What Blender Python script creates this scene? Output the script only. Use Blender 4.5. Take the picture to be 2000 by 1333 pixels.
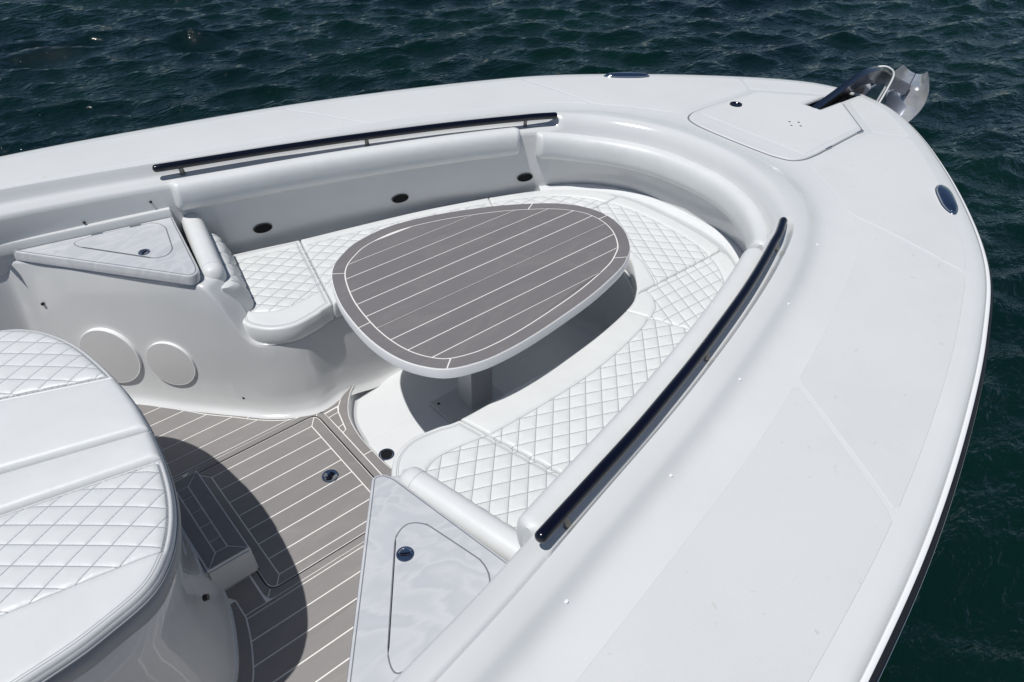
import bpy, bmesh, math, random
import numpy as np
from mathutils import Vector, Matrix
from mathutils.geometry import delaunay_2d_cdt
from mathutils.bvhtree import BVHTree

for o in list(bpy.data.objects): bpy.data.objects.remove(o)
scene = bpy.context.scene
COL = scene.collection
random.seed(4); rng = np.random.default_rng(4)

# ------------------------------------------------------------------ camera
CAM = (0.0, -2.014, 2.40); YAW, PITCH, ROLL, FPX = .845554, .685441, .0264986, 1456.744
cd = bpy.data.cameras.new('camera'); cam = bpy.data.objects.new('camera', cd); COL.objects.link(cam)
fw = Vector((math.cos(YAW)*math.cos(PITCH), math.sin(YAW)*math.cos(PITCH), -math.sin(PITCH)))
rt = Vector((math.sin(YAW), -math.cos(YAW), 0)); up = rt.cross(fw)
r2 = rt*math.cos(ROLL)+up*math.sin(ROLL); u2 = -rt*math.sin(ROLL)+up*math.cos(ROLL)
M = Matrix((( r2.x,u2.x,-fw.x),(r2.y,u2.y,-fw.y),(r2.z,u2.z,-fw.z))).to_4x4()
cam.matrix_world = Matrix.Translation(CAM) @ M
cd.sensor_fit = 'HORIZONTAL'; cd.sensor_width = 36.0; cd.lens = 36.0*FPX/2000.0
cd.clip_start = .05; cd.clip_end = 3000
scene.camera = cam

# ------------------------------------------------------------------ light
SUN = Vector((-.38, -.02, 1.0)).normalized()
el = math.asin(SUN.z); az = math.atan2(SUN.x, SUN.y)
w = bpy.data.worlds.new("World"); scene.world = w; w.use_nodes = True
nt = w.node_tree; nt.nodes.clear()
sky = nt.nodes.new('ShaderNodeTexSky'); sky.sky_type = 'NISHITA'; sky.sun_disc = False
sky.sun_elevation = el; sky.sun_rotation = az; sky.air_density = 1.0; sky.altitude = 1500; sky.dust_density = 0; sky.ozone_density = 1.6; sky.air_density = 1.0
bg = nt.nodes.new('ShaderNodeBackground'); bg.inputs[1].default_value = .058
wo = nt.nodes.new('ShaderNodeOutputWorld')
nt.links.new(sky.outputs[0], bg.inputs[0]); nt.links.new(bg.outputs[0], wo.inputs[0])
sl = bpy.data.lights.new('sun', 'SUN'); sl.energy = 3.84; sl.angle = math.radians(.55); sl.color = (1, .982, .955)
so = bpy.data.objects.new('sun', sl); COL.objects.link(so); so.location = SUN*20
so.rotation_euler = (-SUN).to_track_quat('-Z', 'Y').to_euler()
vs = scene.view_settings; vs.view_transform = 'Standard'; vs.look = 'None'; vs.exposure = 0.0; vs.gamma = 1; vs.use_curve_mapping = False

# ------------------------------------------------------------------ materials
def mat(name, col, rough=.5, metal=0, coat=0, ior=1.5):
    m = bpy.data.materials.new(name); m.use_nodes = True
    b = m.node_tree.nodes['Principled BSDF']
    b.inputs['Base Color'].default_value = (*col, 1); b.inputs['Roughness'].default_value = rough
    b.inputs['Metallic'].default_value = metal; b.inputs['IOR'].default_value = ior
    b.inputs['Coat Weight'].default_value = coat; b.inputs['Coat Roughness'].default_value = .04
    return m, m.node_tree, b
def N(t, typ, **kw):
    n = t.nodes.new(typ)
    for k, v in kw.items():
        if isinstance(k, str) and hasattr(n, k): setattr(n, k, v)
    return n
def L(t, a, b): t.links.new(a, b)
def coords(t, scale=(1, 1, 1), rot=(0, 0, 0)):
    tc = N(t, 'ShaderNodeTexCoord'); mp = N(t, 'ShaderNodeMapping')
    mp.inputs['Scale'].default_value = scale; mp.inputs['Rotation'].default_value = rot
    L(t, tc.outputs['Object'], mp.inputs[0]); return mp.outputs[0]
def noise(t, vec, scale, detail=3, rough=.5, dist=0):
    n = N(t, 'ShaderNodeTexNoise'); n.inputs['Scale'].default_value = scale; n.inputs['Detail'].default_value = detail
    n.inputs['Roughness'].default_value = rough; n.inputs['Distortion'].default_value = dist
    L(t, vec, n.inputs['Vector']); return n.outputs['Fac']
def ramp(t, fac, stops):
    r = N(t, 'ShaderNodeValToRGB'); e = r.color_ramp.elements
    e[0].position, e[0].color = stops[0][0], (*stops[0][1], 1)
    e[1].position, e[1].color = stops[-1][0], (*stops[-1][1], 1)
    for p, c in stops[1:-1]:
        x = e.new(p); x.color = (*c, 1)
    L(t, fac, r.inputs[0]); return r.outputs[0]
def bump(t, b, h, strength, dist):
    n = N(t, 'ShaderNodeBump'); n.inputs['Strength'].default_value = strength; n.inputs['Distance'].default_value = dist
    L(t, h, n.inputs['Height']); L(t, n.outputs[0], b.inputs['Normal'])
def math_(t, op, a, b=None):
    n = N(t, 'ShaderNodeMath', operation=op)
    for i, v in enumerate((a, b)):
        if v is None: continue
        if isinstance(v, (int, float)): n.inputs[i].default_value = v
        else: L(t, v, n.inputs[i])
    return n.outputs[0]

def gelcoat(name, col, rough=.22):
    m, t, b = mat(name, col, rough, coat=.35)
    v = coords(t)
    c = ramp(t, noise(t, v, 2.3, 6, .6), [(.3, tuple(x*.955 for x in col)), (.7, tuple(min(x*1.02, .9) for x in col))])
    L(t, c, b.inputs['Base Color'])
    r = N(t, 'ShaderNodeMapRange'); r.inputs['To Min'].default_value = rough*.75; r.inputs['To Max'].default_value = rough*1.4
    L(t, noise(t, v, 9, 4), r.inputs[0]); L(t, r.outputs[0], b.inputs['Roughness'])
    bump(t, b, noise(t, v, 3.5, 1), .05, .003)
    return m
GEL = gelcoat('white_gelcoat', (.675, .68, .672))
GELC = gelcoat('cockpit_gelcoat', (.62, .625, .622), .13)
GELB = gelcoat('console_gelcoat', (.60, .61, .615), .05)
GELF = gelcoat('white_gelcoat_floor', (.70, .71, .715), .3)
def nonskid():
    m, t, b = mat('non_skid_gelcoat', (.6, .6, .6), .6)
    v = coords(t)
    vo = N(t, 'ShaderNodeTexVoronoi'); vo.inputs['Scale'].default_value = 340; L(t, v, vo.inputs['Vector'])
    c = ramp(t, noise(t, v, 1.7, 7, .65), [(.3, (.585, .592, .59)), (.5, (.612, .616, .61)), (.75, (.628, .632, .627))])
    sp = ramp(t, noise(t, v, 38, 2), [(.0, (1, 1, 1)), (.70, (1, 1, 1)), (.78, (.88, .86, .83))])
    mx = N(t, 'ShaderNodeMix', data_type='RGBA', blend_type='MULTIPLY'); mx.inputs[0].default_value = 1
    L(t, c, mx.inputs[6]); L(t, sp, mx.inputs[7]); L(t, mx.outputs[2], b.inputs['Base Color'])
    bump(t, b, vo.outputs['Distance'], .3, .0008)
    return m
NONSKID = nonskid()
def vinyl(name, col):
    m, t, b = mat(name, col, .42)
    v = coords(t)
    at = N(t, 'ShaderNodeAttribute'); at.attribute_name = 'stitch'
    mr = N(t, 'ShaderNodeMapRange'); mr.inputs['From Min'].default_value = .0004; mr.inputs['From Max'].default_value = .0022
    L(t, at.outputs['Fac'], mr.inputs[0])
    dots = math_(t, 'MULTIPLY', noise(t, v, 420, 1), 1.0)
    base = ramp(t, noise(t, v, 7, 5, .6), [(.3, tuple(x*.96 for x in col)), (.7, tuple(x*1.02 for x in col))])
    qa = N(t, 'ShaderNodeAttribute'); qa.attribute_name = 'quilt'
    sx = N(t, 'ShaderNodeSeparateXYZ'); L(t, qa.outputs['Vector'], sx.inputs[0])
    def dline(o): return math_(t, 'ABSOLUTE', math_(t, 'SUBTRACT', o, math_(t, 'ROUND', o)))
    dq = math_(t, 'MULTIPLY', math_(t, 'MINIMUM', dline(sx.outputs[0]), dline(sx.outputs[1])), sx.outputs[2])
    dq = math_(t, 'ADD', dq, math_(t, 'MULTIPLY', math_(t, 'LESS_THAN', sx.outputs[2], .0001), .05))
    mq = N(t, 'ShaderNodeMapRange'); mq.inputs['From Min'].default_value = .0007; mq.inputs['From Max'].default_value = .0021; L(t, dq, mq.inputs[0])
    fac = math_(t, 'MINIMUM', mr.outputs[0], mq.outputs[0])
    mx = N(t, 'ShaderNodeMix', data_type='RGBA'); L(t, fac, mx.inputs[0])
    mx.inputs[6].default_value = (.30, .31, .325, 1); L(t, base, mx.inputs[7])
    L(t, mx.outputs[2], b.inputs['Base Color'])
    vo = N(t, 'ShaderNodeTexVoronoi'); vo.inputs['Scale'].default_value = 520; L(t, v, vo.inputs['Vector'])
    h = math_(t, 'ADD', math_(t, 'MULTIPLY', vo.outputs['Distance'], .12), math_(t, 'MULTIPLY', noise(t, v, 16, 3), 1.1))
    bump(t, b, h, .35, .0035)
    b.inputs['Specular IOR Level'].default_value = .42
    return m
VINYL = vinyl('white_marine_vinyl', (.665, .675, .67))
VINYLG = vinyl('cool_white_vinyl', (.645, .655, .652))
def teak(name, col):
    m, t, b = mat(name, col, .62)
    v = coords(t, (3, 60, 60))
    oi = N(t, 'ShaderNodeObjectInfo')
    g = noise(t, v, 4, 5, .65); fine = noise(t, coords(t), 210, 2)
    f = math_(t, 'ADD', math_(t, 'MULTIPLY', g, .45), math_(t, 'ADD', math_(t, 'MULTIPLY', fine, .35), math_(t, 'MULTIPLY', oi.outputs['Random'], .18)))
    c = ramp(t, f, [(.25, tuple(x*.90 for x in col)), (.75, tuple(x*1.09 for x in col))])
    wear_caustics = ramp(t, noise(t, coords(t, (1, 2.2, 1), (0, 0, .6)), 3.2, 5, .6, 1.6), [(.42, (1, 1, 1)), (.56, (1.04, 1.04, 1.035)), (.62, (1.12, 1.11, 1.10)), (.66, (1.02, 1.02, 1.02))])  # paler swirls: light wear plus caustic light put into the plank colour
    mw = N(t, 'ShaderNodeMix', data_type='RGBA', blend_type='MULTIPLY'); mw.inputs[0].default_value = 1; L(t, c, mw.inputs[6]); L(t, wear_caustics, mw.inputs[7])
    L(t, mw.outputs[2], b.inputs['Base Color']); bump(t, b, fine, .25, .0008)
    return m
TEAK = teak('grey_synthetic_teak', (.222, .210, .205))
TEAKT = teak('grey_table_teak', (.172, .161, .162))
CAULK, _, _ = mat('white_caulk', (.78, .76, .73), .6)
def marble():
    m, t, b = mat('white_marbled_counter', (.7, .7, .7), .14, coat=.6)
    v = coords(t, (1, 1, 1), (0, 0, .35))
    wv = noise(t, coords(t, (1.0, 1.35, 1), (0, 0, .9)), 1.7, 2, .45, 2.4)
    w2 = noise(t, coords(t, (1.3, 3, 1), (0, 0, .6)), 2.4, 3, .5, 1.6)
    f = math_(t, 'ADD', math_(t, 'MULTIPLY', wv, .75), math_(t, 'MULTIPLY', w2, .25))
    c = ramp(t, f, [(.28, (0.483, 0.497, 0.515)), (.38, (0.506, 0.515, 0.534)), (.42, (0.557, 0.563, 0.570)), (.455, (0.506, 0.515, 0.534)), (.485, (0.488, 0.499, 0.520)), (.51, (0.566, 0.570, 0.580)), (.545, (0.515, 0.524, 0.543)), (.58, (0.501, 0.511, 0.529)), (.60, (0.552, 0.558, 0.566)), (.64, (0.511, 0.520, 0.538)), (.72, (0.543, 0.549, 0.561))])
    L(t, c, b.inputs['Base Color']); return m
MARBLE = marble()
STEEL, t_, b_ = mat('polished_stainless', (.62, .63, .65), .12, 1)
L(t_, math_(t_, 'ADD', math_(t_, 'MULTIPLY', noise(t_, coords(t_), 14, 3), .12), .04), b_.inputs['Roughness'])
BRUSH, t_, b_ = mat('brushed_aluminium', (.56, .57, .58), .42, .45)
bump(t_, b_, noise(t_, coords(t_, (60, 60, 4)), 6, 2), .2, .001)
NAVY, _, _ = mat('gloss_navy_black_powder_coat', (.0025, .003, .010), .2, coat=.2)
BLACK, _, _ = mat('black_rubber', (.012, .012, .015), .45)
DARK, _, _ = mat('black_plastic', (.006, .006, .007), .35)
VOID, _, _ = mat('matt_black_recess', (.003, .003, .003), .95)
GREYP, t_, b_ = mat('speaker_grille_mesh', (.55, .545, .535), .7)
vo_ = N(t_, 'ShaderNodeTexVoronoi'); vo_.inputs['Scale'].default_value = 210; vo_.inputs['Randomness'].default_value = .25; L(t_, coords(t_), vo_.inputs['Vector'])
L(t_, ramp(t_, vo_.outputs['Distance'], [(.28, (.53, .525, .52)), (.42, (.575, .57, .56))]), b_.inputs['Base Color'])
bump(t_, b_, vo_.outputs['Distance'], .15, .0006)
GAPSH, _, _ = mat('grey_gap_shade', (.16, .165, .18), .6)  # grey that stands in for the shade inside open gaps
RIMW, _, _ = mat('white_plastic', (.78, .78, .78), .3)
PEWTER, _, _ = mat('pewter_trim_ring', (.2, .2, .19), .3, .8)

# ------------------------------------------------------------------ object helpers
def link(name, me, m, parent=None, smooth=True):
    o = bpy.data.objects.new(name, me); COL.objects.link(o)
    if m: me.materials.append(m)
    if smooth: me.polygons.foreach_set('use_smooth', [True]*len(me.polygons))
    if parent:
        o.parent = parent
        w_ = Vector((0, 0, 0)); p = parent
        while p: w_ += p.location; p = p.parent
        o.location = -w_
    return o
def mesh(name, V, F, m, parent=None, smooth=True, attr=None, recalc=True, auto=None, quilt=None):
    me = bpy.data.meshes.new(name); me.from_pydata([tuple(map(float, v)) for v in V], [], [tuple(int(i) for i in f) for f in F])
    if recalc:
        bm = bmesh.new(); bm.from_mesh(me); bmesh.ops.recalc_face_normals(bm, faces=bm.faces); bm.to_mesh(me); bm.free()
    if attr is not None:
        a = me.attributes.new('stitch', 'FLOAT', 'POINT'); a.data.foreach_set('value', np.asarray(attr, dtype=np.float32))
    if quilt is not None:
        a = me.attributes.new('quilt', 'FLOAT_VECTOR', 'POINT'); a.data.foreach_set('vector', np.asarray(quilt, dtype=np.float32).ravel())
    me.update(); o = link(name, me, m, parent, smooth)
    if auto and smooth:
        es = me.edges; bm = bmesh.new(); bm.from_mesh(me)
        for e in bm.edges:
            if len(e.link_faces) == 2 and e.calc_face_angle(0) > math.radians(auto): e.smooth = False
        bm.to_mesh(me); bm.free()
    return o
def empty(name, loc, label=None, cat=None, group=None, parent=None):
    o = bpy.data.objects.new(name, None); COL.objects.link(o); o.location = loc; o.empty_display_size = .05
    if parent: o.parent = parent
    return tag(o, label, cat, group)
def tag(o, label=None, cat=None, group=None, kind=None):
    if label: o['label'] = label
    if cat: o['category'] = cat
    if group: o['group'] = group
    if kind: o['kind'] = kind
    return o
def crom(P, n, closed=False):
    P = np.asarray(P, float); out = []
    m = len(P)
    for i in range(m if closed else m-1):
        if closed: a, b, c, d = P[i-1], P[i], P[(i+1) % m], P[(i+2) % m]
        else:
            b, c = P[i], P[i+1]; a = P[i-1] if i else 2*b-c; d = P[i+2] if i+2 < m else 2*c-b
        for k in range(n):
            t = k/n
            out.append(.5*((2*b)+(c-a)*t+(2*a-5*b+4*c-d)*t*t+(3*b-a-3*c+d)*t**3))
    if not closed: out.append(P[-1])
    return np.array(out)
def grid_faces(nr, nc, closed=False):
    F = []
    for r in range(nr-1):
        for c in range(nc if closed else nc-1):
            c2 = (c+1) % nc; F.append((r*nc+c, r*nc+c2, (r+1)*nc+c2, (r+1)*nc+c))
    return F
def box_mesh(name, c, s, m, parent, bev=.003, rotz=0, seg=2):
    bm = bmesh.new(); bmesh.ops.create_cube(bm, size=1)
    bmesh.ops.scale(bm, vec=s, verts=bm.verts)
    if bev: bmesh.ops.bevel(bm, geom=bm.edges[:], offset=bev, segments=seg, affect='EDGES', profile=.5)
    bmesh.ops.rotate(bm, cent=(0, 0, 0), matrix=Matrix.Rotation(rotz, 3, 'Z'), verts=bm.verts)
    bmesh.ops.translate(bm, vec=c, verts=bm.verts)
    me = bpy.data.meshes.new(name); bm.to_mesh(me); bm.free()
    return link(name, me, m, parent, False)
def disc_mesh(name, c, nrm, rad, h, m, parent, seg=28, prof=None):
    """lathe about nrm: prof = list of (r, height)"""
    prof = prof or [(0, h), (rad*.8, h), (rad*.95, h*.85), (rad, h*.4), (rad, -h)]
    nrm = Vector(nrm).normalized(); q = nrm.to_track_quat('Z', 'Y').to_matrix(); V = []; F = []
    for r, z in prof:
        for k in range(seg):
            a = 2*math.pi*k/seg; V.append(Vector(c)+q @ Vector((r*math.cos(a), r*math.sin(a), z)))
    F = grid_faces(len(prof), seg, True)
    F = [f for f in F]
    return mesh(name, V, F, m, parent, auto=40)
def sweep(name, P, prof, m, parent, scales=None, closed_prof=True, planar=True, caps=True, attr=None, normals=None):
    """P Nx3 path; prof list of (a outboard-horizontal, b up). outboard = left-hand normal of the path"""
    P = np.asarray(P, float); n = len(P); T = np.gradient(P, axis=0)
    V = []
    prof = np.asarray(prof)
    for i in range(n):
        t = T[i]/np.linalg.norm(T[i]); h = np.array([-t[1], t[0], 0]); h /= np.linalg.norm(h); u = np.cross(t, h)*-1
        if u[2] < 0: u = -u
        s = scales[i] if scales is not None else 1
        for a, b in prof: V.append(P[i]+h*a*s+u*b*s)
    F = grid_faces(n, len(prof), closed_prof)
    if caps and closed_prof:
        F.append(tuple(range(len(prof)))); F.append(tuple((n-1)*len(prof)+k for k in range(len(prof))))
    return mesh(name, V, F, m, parent, auto=50)
def circ(r, n=14, ry=None):
    ry = ry or r
    return [(r*math.cos(2*math.pi*k/n), ry*math.sin(2*math.pi*k/n)) for k in range(n)]
def slab(name, poly, z0, z1, m, parent, bev=.0, smooth=False):
    """extruded polygon (xy list); z1 top; simple bevel of the top edge"""
    P = np.asarray(poly, float)
    if area(P) < 0: P = P[::-1]
    n = len(P)
    rows = []
    if bev:
        Q = offset_poly(P, -bev); Q3 = offset_poly(P, -bev*.3)
        rows = [np.c_[Q, np.full(n, z1)], np.c_[Q3, np.full(n, z1-bev*.3)], np.c_[P, np.full(n, z1-bev)], np.c_[P, np.full(n, z0)]]
    else: rows = [np.c_[P, np.full(n, z1)], np.c_[P, np.full(n, z0)]]
    V = np.concatenate(rows); F = grid_faces(len(rows), n, True); F.append(tuple(range(n)))
    return mesh(name, V, F, m, parent, smooth, recalc=True, auto=30 if smooth else None)
def area(P): return .5*np.sum(P[:, 0]*np.roll(P[:, 1], -1)-np.roll(P[:, 0], -1)*P[:, 1])
def offset_poly(P, d):
    """closed CCW polygon, d>0 outward"""
    P = np.asarray(P, float); a = P-np.roll(P, 1, 0); b = np.roll(P, -1, 0)-P
    a /= np.linalg.norm(a, axis=1)[:, None]+1e-12; b /= np.linalg.norm(b, axis=1)[:, None]+1e-12
    na = np.c_[a[:, 1], -a[:, 0]]; nb = np.c_[b[:, 1], -b[:, 0]]; nn = na+nb
    k = 1/np.maximum(.5*(nn**2).sum(1), .35)
    return P+nn*k[:, None]*d
def round_poly(P, r, n=5):
    P = np.asarray(P, float); out = []; m = len(P); rr = r if hasattr(r, '__len__') else [r]*m
    for i in range(m):
        p = P[i]; a = P[i-1]-p; b = P[(i+1) % m]-p; la, lb = np.linalg.norm(a), np.linalg.norm(b)
        d = min(rr[i], la*.48, lb*.48)
        if d < 1e-5: out.append(p); continue
        A = p+a/la*d; B = p+b/lb*d
        for k in range(n+1):
            t = k/n; out.append((1-t)**2*A+2*t*(1-t)*p+t*t*B)
    return np.array(out)
def clip(P, a, b, c):
    """keep a*x+b*y<=c"""
    out = []; n = len(P)
    for i in range(n):
        p, q = P[i], P[(i+1) % n]; dp, dq = a*p[0]+b*p[1]-c, a*q[0]+b*q[1]-c
        if dp <= 0: out.append(p)
        if (dp < 0 < dq) or (dq < 0 < dp):
            t = dp/(dp-dq); out.append((p[0]+(q[0]-p[0])*t, p[1]+(q[1]-p[1])*t))
    return out
def clean(P):
    out = []
    for p in P:
        if not out or math.hypot(p[0]-out[-1][0], p[1]-out[-1][1]) > 1e-4: out.append(tuple(p))
    if len(out) > 2 and math.hypot(out[0][0]-out[-1][0], out[0][1]-out[-1][1]) < 1e-4: out.pop()
    return out
def plank(poly, z, m, parent, name='plank', thick=.0022, gap=.0028):
    P = clean(poly)
    if len(P) < 3: return
    P = np.array(P)
    if area(P) < 0: P = P[::-1]
    if abs(area(P)) < 2e-4: return
    P = offset_poly(P, -gap)
    if area(P) < 1e-4: return
    return slab(name, P, z-thick, z, m, parent)
def seg_dist(pts, A, B):
    """min distance of pts (N,2) to segments A->B (M,2)"""
    d = B-A; L2 = (d**2).sum(1)+1e-15; out = np.full(len(pts), 1e9)
    for s in range(0, len(A), 64):
        a = A[s:s+64]; dd = d[s:s+64]; l = L2[s:s+64]
        r = pts[:, None]-a[None]; t = np.clip((r*dd[None]).sum(2)/l[None], 0, 1)
        e = r-t[..., None]*dd[None]; out = np.minimum(out, np.sqrt((e**2).sum(2)).min(1))
    return out
def poly_dist(pts, P): return seg_dist(pts, P, np.roll(P, -1, 0))
def inside(pts, P):
    x, y = pts[:, 0], pts[:, 1]; c = np.zeros(len(pts), bool)
    for i in range(len(P)):
        x1, y1 = P[i-1]; x2, y2 = P[i]
        k = ((y1 > y) != (y2 > y)) & (x < (x2-x1)*(y-y1)/(y2-y1+1e-15)+x1); c ^= k
    return c
def resample(P, step, closed=True):
    P = np.asarray(P, float); Q = np.vstack([P, P[:1]]) if closed else P
    s = np.r_[0, np.cumsum(np.linalg.norm(np.diff(Q, axis=0), axis=1))]; n = max(int(s[-1]/step), 4)
    u = np.linspace(0, s[-1], n+1)
    R = np.c_[np.interp(u, s, Q[:, 0]), np.interp(u, s, Q[:, 1])]
    if Q.shape[1] == 3: R = np.c_[R, np.interp(u, s, Q[:, 2])]
    return R[:-1] if closed else R
def cdt(P, pts):
    n = len(P); V = [Vector(p) for p in P]+[Vector(p) for p in pts]
    r = delaunay_2d_cdt(V, [], [list(range(n))], 1, 1e-6)
    return np.array([tuple(v) for v in r[0]]), [f for f in r[2]], r[3]

# ================================================================== SETTING: water
WL = -.78
def water():
    x0, x1, y0, y1 = -7, 21, -7, 21
    st = .055; xs = np.arange(x0, x1, st); ys = np.arange(y0, y1, st)
    X, Y = np.meshgrid(xs, ys, indexing='ij'); Z = np.zeros_like(X); DX = np.zeros_like(X); DY = np.zeros_like(X)
    r = np.random.default_rng(11); wd = math.radians(62)
    for i in range(90):
        lam = .17*(1.0205**i)*(1+.1*r.standard_normal())
        k = 2*math.pi/lam; th = wd+r.normal(0, .55); amp = .0088*lam*r.uniform(.35, 1.0)
        ph = r.uniform(0, 6.28); A = k*(X*math.cos(th)+Y*math.sin(th))+ph
        Z += amp*np.sin(A); q = .7*amp; DX -= q*math.cos(th)*np.cos(A)*-1; DY -= q*math.sin(th)*np.cos(A)*-1
    n1, n2 = X.shape
    e = np.minimum(np.minimum(X-x0, x1-X), np.minimum(Y-y0, y1-Y)); f = np.clip(e/3, 0, 1)
    V = np.stack([X+DX*f, Y+DY*f, WL+Z*f], 2).reshape(-1, 3)
    me = bpy.data.meshes.new('water'); nv = len(V)
    idx = np.arange(nv).reshape(n1, n2); Q = np.stack([idx[:-1, :-1], idx[1:, :-1], idx[1:, 1:], idx[:-1, 1:]], 2).reshape(-1, 4)
    # outer sheet as four big quads round the patch
    R = 900; ex = np.array([[-R, -R, WL], [x0, -R, WL], [x1, -R, WL], [R, -R, WL], [-R, y0, WL], [R, y0, WL], [-R, y1, WL], [R, y1, WL], [-R, R, WL], [x0, R, WL], [x1, R, WL], [R, R, WL],
                            [x0, y0, WL], [x1, y0, WL], [x0, y1, WL], [x1, y1, WL]], float)
    b = nv; V = np.vstack([V, ex])
    E4 = [(0, 1, 12, 4), (1, 2, 13, 12), (2, 3, 5, 13), (4, 12, 14, 6), (13, 5, 7, 15), (6, 14, 9, 8), (14, 15, 10, 9), (15, 7, 11, 10)]
    Q = np.vstack([Q, np.array(E4)+b])
    me.vertices.add(len(V)); me.vertices.foreach_set('co', V.ravel().astype(np.float32))
    me.loops.add(Q.size); me.loops.foreach_set('vertex_index', Q.ravel().astype(np.int32))
    me.polygons.add(len(Q)); me.polygons.foreach_set('loop_start', np.arange(0, Q.size, 4, dtype=np.int32))
    me.update(calc_edges=True)
    m, t, b = mat('sea_water', (.0012, .0065, .0065), .045, ior=1.5)
    v = coords(t, (1, 1, 1), (0, 0, .5))
    big = noise(t, v, .35, 3)
    c = ramp(t, big, [(.35, (.0005, .0070, .0072)), (.62, (.0008, .0125, .0078))]); L(t, c, b.inputs['Base Color'])
    v2 = coords(t, (1.0, 2.1, 1), (0, 0, .56))
    h = math_(t, 'ADD', math_(t, 'MULTIPLY', noise(t, v2, 5.5, 3, .5, .3), 1.0), math_(t, 'MULTIPLY', noise(t, v2, 16, 3, .5), .25))
    bump(t, b, h, 1.0, .040)
    o = link('water', me, m); return tag(o, kind='structure')
water()

# ================================================================== BOAT
boat = empty('boat', (1.5, 0, WL), 'white open-bow motor boat with grey plank floor and black grab rails on dark water', 'boat')
SUB = 12
def half(P): return crom(P, SUB)
def full(H): return np.vstack([H*[1, 1], (H[:-1]*[1, -1])[::-1]])      # port aft -> bow -> starboard aft
G0h = half([(-2.6, 2.07), (-1, 2.07), (0, 2.05), (.5, 2.02), (1.05, 1.945), (1.6, 1.85), (2.15, 1.715), (2.7, 1.545), (3.2, 1.34), (3.72, 1.0), (4.2, .60), (4.47, .29), (4.575, 0)])
NIh = half([(-2.6, 1.72), (-1, 1.68), (0, 1.62), (.5, 1.555), (1, 1.47), (1.5, 1.375), (2, 1.25), (2.45, 1.11), (2.85, .95), (3.12, .72), (3.30, .48), (3.385, .24), (3.41, 0)])
Kh = half([(-2.6, 1.57), (-1, 1.53), (0, 1.48), (.5, 1.41), (1, 1.312), (1.5, 1.205), (2, 1.07), (2.4, .94), (2.7, .80), (2.93, .64), (3.07, .44), (3.14, .22), (3.158, 0)])
CRh = half([(-2.6, 1.51), (-1, 1.47), (0, 1.425), (.5, 1.357), (1, 1.25), (1.5, 1.138), (2, 1.001), (2.4, .868), (2.66, .752), (2.86, .575), (2.985, .39), (3.055, .2), (3.075, 0)])
Wh = half([(-2.6, 1.44), (-1, 1.42), (0, 1.36), (.5, 1.26), (1, 1.145), (1.5, 1.038), (2, .91), (2.3, .80), (2.57, .70), (2.79, .565), (2.92, .39), (2.975, .2), (2.985, 0)])
G0, NI, K, CR, W = map(full, (G0h, NIh, Kh, CRh, Wh)); NC = len(G0)
def offs(C, d):
    """offset full curve; d>0 outboard"""
    T = np.gradient(C, axis=0); T /= np.linalg.norm(T, axis=1)[:, None]; n = np.c_[-T[:, 1], T[:, 0]]
    n = np.where((n[:, :1]*0+((n*[[0, 1]])[:, 1:2]*C[:, 1:2] < -1e-9)), -n, n)
    n[len(C)//2] = [1, 0]
    # forward-facing near the stem
    n = np.where(n[:, :1] < 0, np.c_[-n[:, 0], n[:, 1]]*0+n*[1, 1], n)
    dd = np.asarray(d)*np.ones(len(C)); return C+n*dd[:, None]
zG = lambda X: .800-.015*X
zNI = lambda X: .842-.021*X
zK = lambda X: .892-.026*X
zCR = lambda X: .918-.030*X
row = lambda C, z: np.c_[C, z]
def loft(name, rows, m, parent=boat, auto=60, mask=None):
    V = np.concatenate(rows); F = grid_faces(len(rows), len(rows[0]))
    if mask is not None:
        F = [f for f in F if mask(V[list(f)].mean(0))]
    return mesh(name, V, F, m, parent, auto=auto)
NO = offs(G0, -.088)
slot = lambda c: not (c[0] > 4.02 and abs(c[1]) < .046 and c[0] < 4.7)
deck_rows = [row(offs(G0, .004), zG(G0[:, 0])-.040), row(G0, zG(G0[:, 0])-.018), row(offs(G0, -.008), zG(G0[:, 0])-.003), row(offs(G0, -.026), zG(G0[:, 0])+.007),
             row(offs(G0, -.055), zG(G0[:, 0])+.012), row(NO, zG(G0[:, 0])+.014)]
for f in (.2, .4, .6, .8): 
    Cc = NO*(1-f)+NI*f; deck_rows.append(row(Cc, (zG(NO[:, 0])+.014)*(1-f)+zNI(NI[:, 0])*f+.006*math.sin(math.pi*f)))
deck_rows.append(row(NI, zNI(NI[:, 0])))
for f, s in ((.2, -.03), (.4, -.01), (.58, .05), (.70, .16), (.80, .34), (.88, .57), (.95, .82), (1.0, .985)):
    Cc = NI*(1-f)+K*f; deck_rows.append(row(Cc, zNI(NI[:, 0])*(1-s)+zK(K[:, 0])*s))
for f, s in ((.18, 1.01), (.5, .6), (.85, .95)):
    Cc = K*(1-f)+CR*f; z = zK(K[:, 0])*(1-f)+zCR(CR[:, 0])*f
    deck_rows.append(row(Cc, z+.0015))
deck_rows.append(row(CR, zCR(CR[:, 0])))
deck = loft('foredeck', deck_rows, GEL, mask=slot)
bvh = None
def surf_bvh(rows):
    V = [tuple(v) for v in np.concatenate(rows)]; return BVHTree.FromPolygons(V, grid_faces(len(rows), len(rows[0])))
bvh = surf_bvh(deck_rows)
def zdeck(x, y):
    h = bvh.ray_cast(Vector((x, y, 3)), Vector((0, 0, -1)))
    return h[0].z if h[0] is not None else .76

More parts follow.
